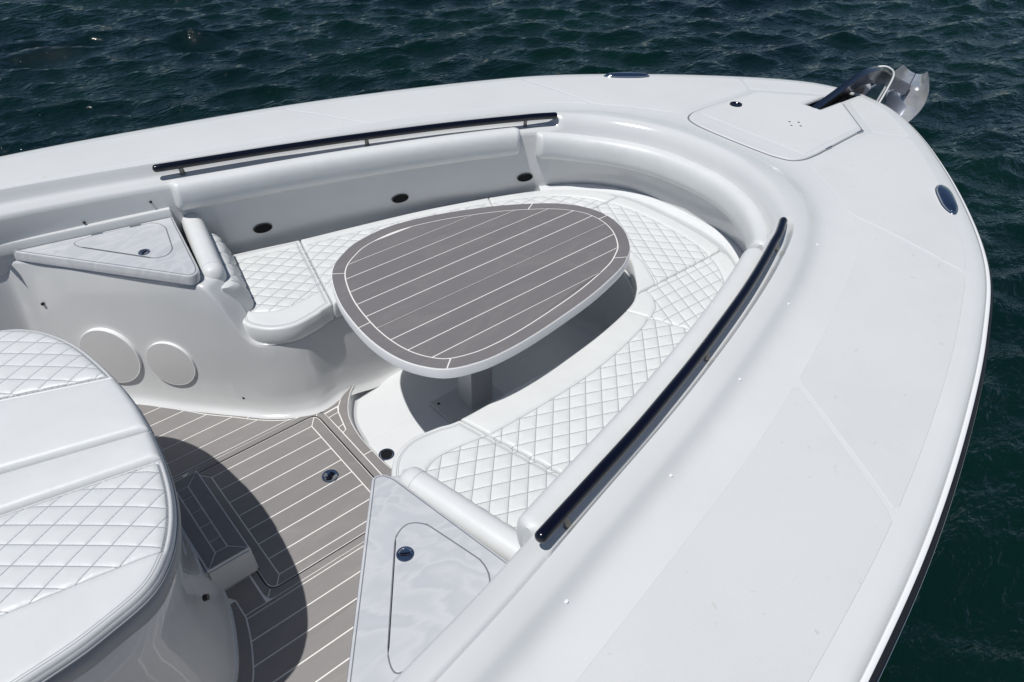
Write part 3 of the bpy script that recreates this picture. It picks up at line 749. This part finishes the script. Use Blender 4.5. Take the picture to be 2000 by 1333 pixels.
# ================================================================== cushions
def cushion(name, outline, ztop, thick, label, cat, group=None, quilt=None, qpoly=None, ang=0, d1=.053, d2=.037, r=.012, dome=.005, m=VINYL, org=(0, 0), ring=(.0, ), over=None, amp=.006, zfun=None, floor_z=None):
    P = np.asarray(outline, float)
    if area(P) < 0: P = P[::-1]
    P = resample(P, .009)
    ca, sa = math.cos(ang), math.sin(ang)
    lo, hi = P.min(0), P.max(0); cx, cy = org if org != (0, 0) else (lo+hi)/2
    # lattice coordinates p,q: lines at integers; half diagonals d1 along, d2 across
    def lat(x):
        u = ((x[:, 0]-cx)*ca+(x[:, 1]-cy)*sa)/(2*d1); v = (-(x[:, 0]-cx)*sa+(x[:, 1]-cy)*ca)/(2*d2); return u+v, u-v
    R = np.hypot(*(hi-lo)); fr = [0, .055, .15, .3, .5, .7, .85, .945]
    n = int(R/min(d1, d2))+3; g1 = np.concatenate([np.arange(-n, n)[:, None]+np.array(fr)[None]]).ravel()
    A, B = np.meshgrid(g1, g1); u = (A+B)/2*2*d1; v = (A-B)/2*2*d2
    G = np.stack([cx+u*ca-v*sa, cy+u*sa+v*ca], -1).reshape(-1, 2)
    k = (G > lo).all(1) & (G < hi).all(1); G = G[k]
    if qpoly is None: G = G[::3] if quilt is None else G
    G = G[inside(G, P)]; dd = poly_dist(G, P); G = G[dd > r*1.05]
    pts = [G]
    for f in (.06, .2, .42, .7, 1.0): 
        Q = offset_poly(P, -r*f); 
        dq = poly_dist(Q, P); pts.append(Q[(dq > r*f*.96) & inside(Q, P)])
    for rr in ring:
        if rr:
            for o_ in (-.0022, 0, .0022):
                Q = offset_poly(P, -(rr+o_)); k = inside(Q, P) & (poly_dist(Q, P) > .9*(rr+o_)); pts.append(Q[k]); 
    if max(ring) > 0: pts[0] = pts[0][poly_dist(pts[0], P) > max(ring)+.005]
    if qpoly is not None:
        QP = np.asarray(qpoly, float)
        if area(QP) < 0: QP = QP[::-1]
        QP = resample(QP, .006); pts[0] = pts[0][poly_dist(pts[0], QP) > .0055]
        for o_ in (0, .0035, -.0035):
            Q = offset_poly(QP, o_); k = inside(Q, P); k &= poly_dist(Q, P) > .004; pts.append(Q[k])
    allp = np.vstack(pts)
    v, f, orig = cdt(P, allp)
    d = poly_dist(v, P)
    z = np.full(len(v), ztop) if zfun is None else zfun(v)
    e = np.clip(r-d, 0, r); z = z-(r-np.sqrt(np.maximum(r*r-e*e, 0)))
    z += dome*(1-np.exp(-d/.05))
    stitch = np.full(len(v), .05)
    for rr in ring:
        if rr: stitch = np.minimum(stitch, np.abs(d-rr)+.0002); z -= .0015*np.exp(-(np.abs(d-rr)/.004))
    inq = np.zeros(len(v), bool); qv = np.zeros((len(v), 3))
    if qpoly is not None:
        inq = inside(v, QP); dq = poly_dist(v, QP)
        p_, q_ = lat(v); el_ = math.hypot(d1, d2); w_ = 2*d1*d2/el_      # distance between parallel lines
        dl = np.minimum(np.abs(p_-np.round(p_)), np.abs(q_-np.round(q_)))*w_
        z = z-np.where(inq, amp*np.exp(-dl/.0075)*np.clip(dq/.012, .35, 1), 0)-.0075*np.exp(-dq/.0055)
        qv = np.c_[p_, q_, np.full(len(v), w_)]; stitch = np.minimum(stitch, dq+.0004)
    loc = (float((lo[0]+hi[0])/2), float((lo[1]+hi[1])/2), ztop-thick)
    root = empty(name, loc, label, cat, group)
    V = np.c_[v, z]
    F = [tuple(x) for x in f]; fc = np.array([v[list(x)].mean(0) for x in F])
    def sub(nm, sel, mm, qq=False):
        ids = np.unique(np.concatenate([F[i] for i in sel])); mp_ = {int(a): b for b, a in enumerate(ids)}
        return mesh(nm, V[ids], [[mp_[int(a)] for a in F[i]] for i in sel], mm, root, attr=stitch[ids], quilt=qv[ids] if qq else None)
    if qpoly is not None:
        iq = inside(fc, QP); sub('quilted_panel', np.where(iq)[0], m, True); sub('border_panel', np.where(~iq)[0], m)
    else: sub('top_panel', np.arange(len(F)), m)
    # sides
    nb = len(P); key = [int(np.argmin(((v-p)**2).sum(1))) for p in P]; zt = V[key, 2]
    rows_ = []; zb = ztop-thick
    for s_, o_ in ((0, 0), (.15, .0025), (.4, .004), (.7, .003), (.92, -.001), (1, -.008)):
        Q = offset_poly(P, o_); rows_.append(np.c_[Q, zt*(1-s_)+zb*s_])
    VV = np.concatenate(rows_); at = np.full(len(VV), .05)
    mesh('side_band', VV, grid_faces(len(rows_), nb, True), m, root, attr=at)
    return root

CI = crom([(.775, .60), (.79, .53), (.85, .455), (.94, .418), (1.05, .43), (1.14, .452), (1.4, .455), (1.65, .452), (1.88, .43), (2.10, .385), (2.22, .335), (2.33, .23), (2.42, .115), (2.455, 0)], 6)
CO = crom([(.86, 1.125), (1.1, 1.068), (1.29, 1.018), (1.5, .975), (1.87, .895), (2.1, .83), (2.3, .765), (2.53, .672), (2.69, .565), (2.81, .42), (2.865, .23), (2.88, 0)], 6)
QI = crom([(.80, .66), (.87, .60), (.95, .555), (1.06, .56), (1.2, .583), (1.4, .59), (1.65, .585), (1.88, .555), (2.08, .51), (2.2, .475), (2.33, .36), (2.45, .2), (2.49, 0)], 6)
QO = crom([(.90, 1.05), (1.1, 1.005), (1.29, .955), (1.5, .915), (1.87, .835), (2.1, .77), (2.3, .70), (2.50, .61), (2.63, .51), (2.73, .37), (2.78, .2), (2.795, 0)], 6)
def cseg(C, a, b):
    """portion of a curve between the params where it meets lines a and b (given as start,end idx by nearest point)"""
    i = int(np.argmin(((C-np.array(a))**2).sum(1))); j = int(np.argmin(((C-np.array(b))**2).sum(1)))
    return [tuple(p) for p in C[i+1:j]]
def wedge(i0, i1, o0, o1, g=.0025):
    P = [i0]+cseg(CI, i0, i1)+[i1, o1]+cseg(CO, o0, o1)[::-1]+[o0]
    P = np.array(P); P = P if area(P) > 0 else P[::-1]; return offset_poly(P, -.0012)
def qwedge(i0, i1, o0, o1, m0, m1):
    P = [i0]+cseg(QI, i0, i1)+[i1, o1]+cseg(QO, o0, o1)[::-1]+[o0]
    return round_poly(P, .012, 3)
s1 = ((1.14, .452), (1.285, 1.02)); s2 = ((2.10, .385), (2.275, .775)); s3 = ((2.225, .332), (2.825, .345))
GRP = 'quilted cushions of the bow seat'
ZT = .455
def mirrored(P, s): return np.asarray(P)*[1, s]
lab = {('a', 1): 'white quilted seat cushion beside the port armrest, its rounded side band showing', ('a', -1): 'white quilted seat cushion nearest the large marbled counter in the foreground',
       ('m', 1): 'long white quilted cushion on the far side of the table, partly hidden behind it', ('m', -1): 'long white quilted cushion below the near black grab rail',
       ('c', 1): 'curved corner cushion at the far bow end behind the tip of the table', ('c', -1): 'small curved corner cushion at the bow with a wedge-shaped plain front, near side'}
for s in (1, -1):
    # aft cushion
    P = [(.785, .60)]+cseg(CI, (.775, .60), s1[0])+[s1[0], s1[1]]+cseg(CO, (.86, 1.125), s1[1])[::-1]+[(.862, 1.12)]
    P = np.array(P); P = offset_poly(P if area(P) > 0 else P[::-1], -.0025)
    Qp = round_poly([(.835, .66)]+cseg(QI, (.84, .63), (1.165, .58))+[(1.20, .583), (1.31, .945)]+cseg(QO, (.92, 1.045), (1.29, .95))[::-1]+[(.915, 1.03)], .02, 3)
    cushion('seat_cushion', mirrored(round_poly(P, .002, 1), s), ZT, .088, lab['a', s], 'seat cushion', GRP, qpoly=mirrored(Qp, s), ang=.2*-s, ring=(.018, .024))
    P = wedge(s1[0], s2[0], s1[1], s2[1])
    Qp = round_poly([(1.13, .575)]+cseg(QI, (1.14, .583), (2.10, .50))+[(2.17, .47), (2.29, .69)]+cseg(QO, (1.26, .96), (2.27, .71))[::-1]+[(1.23, .965)], .02, 3)
    cushion('seat_cushion', mirrored(P, s), ZT, .088, lab['m', s], 'seat cushion', GRP, qpoly=mirrored(Qp, s), ang=-.19*s)
    P = wedge(s2[0], s3[0], s2[1], s3[1])
    Qp = round_poly([(2.10, .50), (2.16, .485)]+[(2.225, .455), (2.27, .40), (2.30, .315)]+[(2.76, .315)]+cseg(QO, (2.21, .74), (2.745, .35))[::-1]+[(2.19, .745)], .02, 3)
    cushion('seat_cushion', mirrored(P, s), ZT, .088, lab['c', s], 'seat cushion', GRP, qpoly=mirrored(Qp, s), ang=-.55*s)
ci = cseg(CI, s3[0], (2.455, 0)); co = cseg(CO, s3[1], (2.88, 0)); P = [s3[0]]+ci+[(2.455, 0)]+[(x, -y) for x, y in ci[::-1]]+[(s3[0][0], -s3[0][1]), (s3[1][0], -s3[1][1])]+[(x, -y) for x, y in co]+[(2.88, 0)]+co[::-1]+[s3[1]]
P = np.array(P); P = offset_poly(P if area(P) > 0 else P[::-1], -.0025)
qo = cseg(QO, (2.745, .345), (2.795, 0)); qi = [(2.40, .27), (2.455, .17), (2.485, .06)]
Qp = [(2.34, .37)]+qi+[(x, -y) for x, y in qi[::-1]]+[(2.34, -.37), (2.735, -.37)]+[(x, -y) for x, y in qo]+qo[::-1]+[(2.735, .37)]
cushion('seat_cushion', P, ZT+.001, .088, 'broad curved quilted cushion across the very front of the bow seat', 'seat cushion', GRP, qpoly=round_poly(Qp, .015, 2), ang=math.pi/2+.12)

# ---- coaming bolsters
def bolster(C2, zc, prof, label, taper=.033, seam=None):
    P = np.c_[C2, zc]; s_ = np.r_[0, np.cumsum(np.linalg.norm(np.diff(P, axis=0), axis=1))]; Lt = s_[-1]
    sc = []
    for a in s_:
        e = min(a, Lt-a); sc.append(1 if e >= taper else max(.3, math.sqrt(max(1-(1-e/taper)**2, 0))))
    mid = len(P)//2; loc = tuple(P[mid])
    root = empty('coaming_bolster', loc, label, 'bolster', 'padded bolsters round the coaming')
    T = np.gradient(P, axis=0); V = []; pr = np.asarray(prof); n = len(P); at = []
    for i in range(n):
        t = T[i]/np.linalg.norm(T[i]); h = np.array([-t[1], t[0], 0]); h /= np.linalg.norm(h)
        for a, b in pr:
            bb = b*(.8+.2*sc[i]); aa = a*sc[i]; V.append(P[i]+h*aa+np.array([0, 0, bb]))
        dd = min(abs(s_[i]-taper*1.1), abs(Lt-s_[i]-taper*1.1)); at += [dd+.0004]*len(pr)
    F = grid_faces(n, len(pr), True); F += [tuple(range(len(pr))), tuple((n-1)*len(pr)+k for k in range(len(pr)))]
    mesh('padded_cover', V, F, VINYL, root, attr=at, auto=80); return root
def fine(C, taper=.03):
    s_ = np.r_[0, np.cumsum(np.linalg.norm(np.diff(C, axis=0), axis=1))]; Lt = s_[-1]
    u = np.unique(np.r_[0, .001, .003, .007, .012, .018, .024, .030, .0325, .033, .0335, .038, np.linspace(.05, Lt-.05, 90), Lt-.038, Lt-.0335, Lt-.033, Lt-.0325, Lt-.030, Lt-.024, Lt-.018, Lt-.012, Lt-.007, Lt-.003, Lt-.001, Lt])
    return np.c_[np.interp(u, s_, C[:, 0]), np.interp(u, s_, C[:, 1])]
def sup(a, b, n, e=.6, N_=30):
    out = []
    for k in range(N_):
        t = 2*math.pi*k/N_; c, s = math.cos(t), math.sin(t); out.append((a*math.copysign(abs(c)**e, c), b*math.copysign(abs(s)**e, s)))
    return out
base_c = offs(CR, -.110); Hb = base_c[:NC//2+1]
dense = crom(Hb, 4)
for s in (1, -1):
    k = (dense[:, 0] > .80) & (dense[:, 0] < 2.45); C2 = fine(dense[k])
    if s < 0: C2 = (C2*[1, -1])[::-1]
    zc = .800-.0225*C2[:, 0]
    # path runs so that outboard is +a
    bolster(C2, zc, sup(.052, .070, 2, .8), 'long off-white bolster under the far grab rail' if s > 0 else 'long off-white bolster tucked under the near grab rail')
bc = offs(CR, -.108); m_ = NC//2; Hh = bc[:m_+1]; dn = crom(Hh, 4); dn2 = crom(offs(CR, -.110)[:m_+1], 4)
k = dn[:, 0] > 2.535; fB = np.clip((dn[:, 0]-2.535)/.35, 0, 1)[:, None]; mixc = (dn2*(1-fB)+dn*fB)[k]
C2 = fine(np.vstack([mixc, (mixc[:-1]*[1, -1])[::-1]])); 
zc = np.interp(C2[:, 0], [2.5, 2.75, 3.0], [.712, .682, .668])
bolster(C2, zc, sup(.046, .072, 2, .8), 'curved off-white bolster wrapped round the front of the bow seat')

# ---- arm bolsters and back pads at the aft end of each seat
for s in (1, -1):
    A, B = np.array([.872, 1.235]), np.array([.752, .677]); d = (B-A)/np.linalg.norm(B-A)
    u = np.r_[0, .004, .012, .03, .06, np.linspace(.1, .48, 10), .515, .5175, .52, .54, .555, .566, .574, .579, .582]
    u = u*(np.linalg.norm(B-A)/.582); C2 = np.array([A+d*t for t in u]); sc = np.ones(len(u)); Lt = u[-1]; us = u[16]
    for i, t in enumerate(u):
        e = Lt-t
        if e < .042: sc[i] = max(.12, math.sqrt(max(0, 1-(1-e/.042)**2)))
    root = empty('armrest_bolster', (float(C2[8, 0]), float(C2[8, 1]*s), .55), 'round white armrest bolster between the far marbled counter and the seat' if s > 0 else 'round white armrest bolster along the near marbled counter', 'bolster', 'round armrest bolsters')
    V = []; at = []
    for i, p in enumerate(C2):
        nrm = np.array([-d[1], d[0]])
        if nrm[0] < 0: nrm = -nrm
        for a, b in sup(.047, .056, 2, .85, 26):
            q = p+nrm*a*sc[i]; V.append((q[0], q[1]*s, .622+b*sc[i]))
            at.append(abs(u[i]-us)+.0004)
    F = grid_faces(len(C2), 26, True)+[tuple(range(26)), tuple((len(C2)-1)*26+k for k in range(26))]
    mesh('padded_cover', V, F, VINYL, root, attr=at, auto=80)
    # back pad: quilted, leaning, wider at the seat
    root = empty('back_pad', (.80, .85*s, .46), 'quilted back pad leaning under the far round armrest bolster' if s > 0 else 'quilted back pad below the near round armrest bolster', 'back pad', 'quilted seat back pads')
    nu, nv = 64, 34; V = []; at = []; F = []
    a0, a1 = np.array([.925, 1.10]), np.array([.819, .628]); dl = (a1-a0); Lg = np.linalg.norm(dl); dl = dl/Lg; nn = np.array([-dl[1], dl[0]]); nn = nn if nn[0] > 0 else -nn
    for j in range(nv+1):
        b = j/nv; z = .452+.150*b
        for i in range(nu+1):
            a = i/nu; ed = min(a, 1-a)*Lg; eb = min(b+.0, 1-b)*.15
            rnd = math.sqrt(max(0, 1-(1-min(ed/.045, 1))**2))*math.sqrt(max(0, 1-(1-min((eb+.004)/.035, 1))**2))
            p_, q_ = (a*Lg/.10+b*.15/.074), (a*Lg/.10-b*.15/.074); dist = min(abs(p_-round(p_)), abs(q_-round(q_)))*.06
            bord = ed > .05
            th = (.010-.050*b)+.045*rnd-(.007*math.exp(-dist/.007) if bord else 0)
            q = a0+dl*a*Lg+nn*th; V.append((q[0], q[1]*s, z)); at.append(dist if bord else min(abs(ed-.045), abs(ed-.038))+.0003)
    nb = len(V)
    for j in range(nv+1):
        for i in range(nu+1):
            a = i/nu; q = a0+dl*a*Lg-nn*(.035+.03*b); V.append((q[0], q[1]*s, .452+.150*j/nv)); at.append(.05)
    F = grid_faces(nv+1, nu+1); W_ = nu+1
    F += [(a+nb, b+nb, c+nb, d_+nb) for a, b, c, d_ in grid_faces(nv+1, nu+1)]
    for j in range(nv): F += [(j*W_, (j+1)*W_, (j+1)*W_+nb, j*W_+nb), (j*W_+nu, (j+1)*W_+nu, (j+1)*W_+nu+nb, j*W_+nu+nb)]
    for i in range(nu): F += [(i, i+1, i+1+nb, i+nb), (nv*W_+i, nv*W_+i+1, nv*W_+i+1+nb, nv*W_+i+nb)]
    mesh('quilted_cover', V, F, VINYL, root, attr=at, auto=80)

# ---- lounge cushion
LC = crom([(-2.2, .745), (-1.2, .745), (-.55, .74), (-.22, .722), (-.09, .70), (.02, .665), (.09, .60), (.142, .51), (.18, .40), (.206, .26), (.221, .12), (.226, 0)], 8)
LCf = mf(LC); zL = .752
def ltop(v): return np.full(len(v), zL)
def cut(P, a, b, keep):
    """clip polygon by the line a->b, keep side"""
    nx, ny = b[1]-a[1], a[0]-b[0]; c = nx*a[0]+ny*a[1]
    return clip(P, nx*keep, ny*keep, c*keep)
lp = [tuple(p) for p in LCf]
lines = [((-.5, .43), (.225, .165)), ((-.5, .05), (.23, -.135)), ((-.5, -.13), (.215, -.268))]
def part_poly(i):
    P = lp
    if i > 0: P = cut(P, *lines[i-1], -1)
    if i < 3: P = cut(P, *lines[i], 1)
    return P
# orientation check so that piece 0 is the port-most
if np.mean([p[1] for p in cut(lp, *lines[0], 1)]) < np.mean([p[1] for p in cut(lp, *lines[0], -1)]):
    def part_poly(i):
        P = lp
        if i > 0: P = cut(P, *lines[i-1], 1)
        if i < 3: P = cut(P, *lines[i], -1)
        return P
LN = ['quilted far pad of the sun lounge on the console front, fan of diamonds', 'wide plain middle pad of the sun lounge, beside the far quilted pad', 'narrow plain pad of the sun lounge with a folded edge, beside the near quilted pad', 'large quilted near pad of the sun lounge with a plain rear band']
def lpiece(i):
    P = np.array(clean(part_poly(i))); P = P if area(P) > 0 else P[::-1]; P = P[P[:, 0] > -2.3]
    P = np.array(clean(clip([tuple(p) for p in P], -1, 0, 1.3)))
    P = offset_poly(P, -.0015)
    kw = {}
    if i in (0, 3):
        Qd = resample(offset_poly(resample(P, .02), -.012), .02)
        Qd = clean([tuple(p) for p in Qd])
        if i == 3: Qd = cut(Qd, (-.6, -.47), (.10, -.585), 1) if np.mean([p[1] for p in cut(Qd, (-.6, -.47), (.10, -.585), 1)]) > np.mean([p[1] for p in cut(Qd, (-.6, -.47), (.10, -.585), -1)]) else cut(Qd, (-.6, -.47), (.10, -.585), -1)
        Qd = clean(Qd); kw = dict(qpoly=np.array(Qd), ang=-.1, d1=.055, d2=.038, ring=(.010, .016), amp=.0042)
    zt = (zL, zL+.006, zL+.001, zL)[i]
    cushion('lounge_pad', P, zt, .05 if i in (1, 2) else .045, LN[i], 'lounge pad', 'pads of the console sun lounge', r=.016 if i in (0, 3) else .02, dome=.010 if i in (0, 3) else .012, m=VINYLG, **kw)
for i in range(4): lpiece(i)
# skirt under the pads
sk = [row(offs(LCf, -.006), np.full(len(LCf), .722)), row(offs(LCf, .003), np.full(len(LCf), .712)), row(offs(LCf, .006), np.full(len(LCf), .69)), row(offs(LCf, -.002), np.full(len(LCf), .655)), row(offs(LCf, -.016), np.full(len(LCf), .625)), row(offs(LCf, -.03), np.full(len(LCf), .612))]
loft('lounge_skirt', sk, VINYLG, base)
sweep('piping', np.c_[offs(LCf, .002), np.full(len(LCf), .716)], circ(.004, 8), VINYLG, base)
slab('lounge_board', [tuple(p) for p in offs(LCf, -.02)], .62, .705, GEL, base)

# ================================================================== table
TZ = .700
tb = empty('bow_table', (1.56, 0, -.05), 'oval table with grey planked top and white edge on one square metal leg', 'table')
def tshift(L_, z0=.67):
    k = (2.4-TZ)/(2.4-z0); return np.array([(x*k, (y+2.014)*k-2.014) for x, y in L_])
top_t = tshift([(1.09, .32), (1.15, .41), (1.23, .47), (1.33, .515), (1.51, .535), (1.73, .49), (1.98, .39), (2.15, .29), (2.26, .2), (2.33, .09), (2.345, -.03), (2.31, -.15), (2.23, -.26), (2.15, -.315), (2.06, -.355), (1.86, -.405), (1.66, -.435), (1.46, -.455), (1.31, -.455), (1.22, -.44), (1.14, -.41), (1.085, -.36), (1.035, -.27), (1.01, -.15), (1.01, -.01), (1.035, .16)])
tp = resample(crom(top_t, 6, True), .02); tp = tp if area(tp) > 0 else tp[::-1]
core = slab('table_board', offset_poly(tp, .001), TZ-.045, TZ-.0035, RIMW, tb, bev=.004, smooth=True)
slab('caulk_sheet', offset_poly(tp, -.002), TZ-.006, TZ-.0015, CAULK, tb)
inn_t = resample(offset_poly(tp, -.053), .02)
pl = [.2906]  # placeholder
y0l = float(tshift([(1.12, .295)])[0][1]); yl = float(tshift([(1.13, -.32)])[0][1]); pt = (y0l-yl)/7
poly_in = [tuple(p) for p in inn_t]
for i in range(-2, 9):
    a, b = y0l-pt*i, y0l-pt*(i+1)
    Pq = clip(clip(poly_in, 0, 1, a), 0, -1, -b)
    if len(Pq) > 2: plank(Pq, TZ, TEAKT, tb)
# margin planks with joints
ctr = tp.mean(0); js = tshift([(1.12, .36), (1.02, -.01), (1.13, -.40), (2.14, -.30), (2.35, -.01), (2.13, .28)])
an = [math.atan2(p[1]-ctr[1], p[0]-ctr[0]) % (2*math.pi) for p in js]; an.sort()
ta = np.arctan2(tp[:, 1]-ctr[1], tp[:, 0]-ctr[0]) % (2*math.pi)
tin = offset_poly(tp, -.053)
for a0, a1 in zip(an, an[1:]+[an[0]+2*math.pi]):
    k = [i for i in range(len(tp)) if a0 <= ta[i] <= a1 or a0 <= ta[i]+2*math.pi <= a1]
    k.sort(key=lambda i: ta[i] if ta[i] >= a0 else ta[i]+2*math.pi)
    def hit(C, a):
        for i in range(len(C)):
            p, q = C[i-1]-ctr, C[i]-ctr; d = np.array([math.cos(a), math.sin(a)]); e = q-p; den = d[0]*e[1]-d[1]*e[0]
            if abs(den) < 1e-12: continue
            t = (p[0]*e[1]-p[1]*e[0])/den; u_ = (p[0]*d[1]-p[1]*d[0])/den
            if t > 0 and 0 <= u_ <= 1: return tuple(ctr+d*t)
    def sel(C):
        an2 = (np.arctan2(C[:, 1]-ctr[1], C[:, 0]-ctr[0])-a0) % (2*math.pi); kk = [i for i in range(len(C)) if .012 < an2[i] < (a1-a0)-.012]
        return sorted(kk, key=lambda i: an2[i])
    k = sel(tp); k2 = sel(tin)
    plank([hit(tp, a0)]+[tuple(tp[i]) for i in k]+[hit(tp, a1), hit(tin, a1)]+[tuple(tin[i]) for i in k2[::-1]]+[hit(tin, a0)], TZ, TEAKT, tb, thick=.003)
leg = box_mesh('leg', (1.565, 0, .30), (.125, .10, .71), BRUSH, tb, .004)
bp = box_mesh('base_plate', (1.535, -.01, -.043), (.31, .25, .014), BRUSH, tb, .004)
for x in (1.41, 1.66):
    for y in (-.10, .08): disc_mesh('bolt', (x, y, -.036), (0, 0, 1), .007, .003, DARK, bp, 10)
box_mesh('leg_bracket', (1.6, 0, .648), (.40, .30, .014), BRUSH, tb, .003)
disc_mesh('table_screw', (1.40, -.47, .68), (0, -1, 0), .006, .002, STEEL, core, 10)

# ================================================================== anchor
an_ = empty('anchor', (4.6, 0, .76), 'polished steel plough anchor lying in the chute at the bow tip', 'anchor')
sp_ = crom([(3.99, 0, .715), (4.25, 0, .765), (4.50, 0, .815), (4.66, 0, .812), (4.80, 0, .775), (4.97, 0, .70), (5.27, 0, .585)], 6)
def bar(name, P, prof, m, par, sc=None):
    P = np.asarray(P); T = np.gradient(P, axis=0); V = []
    for i in range(len(P)):
        t = T[i]/np.linalg.norm(T[i]); h = np.array([0, 1, 0]); u = np.cross(t, h); u = u/np.linalg.norm(u); u = u if u[2] > 0 or abs(u[2]) < .2 else -u
        s = sc[i] if sc is not None else 1
        for a, b in prof: V.append(P[i]+h*a+u*b*s)
    n = len(prof); F = grid_faces(len(P), n, True)+[tuple(range(n)), tuple((len(P)-1)*n+k for k in range(n))]
    return mesh(name, V, F, m, par, auto=35)
ANK, _, _ = mat('weathered_stainless', (.23, .24, .27), .2, 1)
bar('shank', sp_, [(-.012, -.03), (-.014, .0), (-.022, .022), (-.012, .034), (.012, .034), (.022, .022), (.014, 0), (.012, -.03)], ANK, an_, np.interp(np.arange(len(sp_)), [0, 10, 24, len(sp_)-1], [1.1, 1.3, 1.6, 1.1]))
FLUKE, t_, b_ = mat('cloud_mottled_fluke', (.6, .61, .63), .12, .62)
nz = noise(t_, coords(t_), 9, 5, .6, 1.5)
L(t_, ramp(t_, nz, [(.30, (.5, .51, .53)), (.6, (.74, .745, .75))]), b_.inputs['Base Color'])  # light and dark mottling painted in for mirrored clouds
FLUKE2, _, _ = mat('satin_steel_rib', (.36, .39, .46), .35, .5)
def wing(s):
    cz = [(5.33, .68), (5.29, .58), (5.22, .48), (5.13, .385), (5.05, .31)]; hw_ = [.085, .150, .170, .135, .05]
    g_ = []
    for (x, z), w_ in zip(cz, hw_): g_.append([(x, .003*s, z), (x-.008, .5*w_*s, z+.012), (x-.035, w_*s, z+.045)])
    G_ = np.array(g_)
    A_ = np.array([crom(r_, 5) for r_ in G_]); B_ = np.array([crom(A_[:, j], 5) for j in range(A_.shape[1])]).transpose(1, 0, 2)
    nr, nc = B_.shape[:2]; V = B_.reshape(-1, 3); n = len(V)
    V2 = V+np.array([.008, 0, -.010]); F = grid_faces(nr, nc); F += [tuple(i+n for i in f) for f in F]
    for i in range(nr-1): F += [(i*nc+nc-1, (i+1)*nc+nc-1, (i+1)*nc+nc-1+n, i*nc+nc-1+n)]
    for j in range(nc-1): F += [(j, j+1, j+1+n, j+n), ((nr-1)*nc+j, (nr-1)*nc+j+1, (nr-1)*nc+j+1+n, (nr-1)*nc+j+n)]
    mesh('fluke', np.vstack([V, V2]), F, FLUKE, an_, auto=50)
    rb = [(4.85, .61), (4.854, .678), (4.92, .685), (5.40, .385), (5.28, .38)]; V = [(x, s*.056, z) for x, z in rb]+[(x, s*.064, z) for x, z in rb]; n = 5
    mesh('fluke_rib', V, [tuple(range(n)), tuple(range(n, 2*n))]+[(i, (i+1) % n, n+(i+1) % n, n+i) for i in range(n)], FLUKE2, an_, False)
wing(1); wing(-1)
# bow roller cheek plate and keeper bail
ckp = [(4.50, .70), (4.60, .76), (4.74, .765), (4.83, .70), (4.86, .60), (4.80, .52), (4.62, .56), (4.5, .62)]
for s in (1, -1):
    V = [(x, s*.052, z) for x, z in ckp]+[(x, s*.060, z) for x, z in ckp]; n = len(ckp)
    mesh('roller_cheek', V, [tuple(range(n)), tuple(range(n, 2*n))]+[(i, (i+1) % n, n+(i+1) % n, n+i) for i in range(n)], STEEL, boat, False)
bail = crom([(4.72, -.068, .60), (4.80, -.068, .72), (4.84, -.06, .80), (4.82, -.02, .835), (4.78, .02, .835), (4.74, .06, .80), (4.72, .068, .72)], 6)
V = []; T = np.gradient(bail, axis=0)
for i in range(len(bail)):
    t = Vector(T[i]).normalized(); a = t.orthogonal().normalized() if False else (Vector((1, 0, .2))-t*t.dot(Vector((1, 0, .2)))).normalized(); b = t.cross(a)
    for k in range(10):
        th = 2*math.pi*k/10; V.append(Vector(bail[i])+a*.006*math.cos(th)+b*.006*math.sin(th))
mesh('keeper_bail', V, grid_faces(len(bail), 10, True), RIMW, boat)  # metal bail; its bright glint is put in as plain white colour
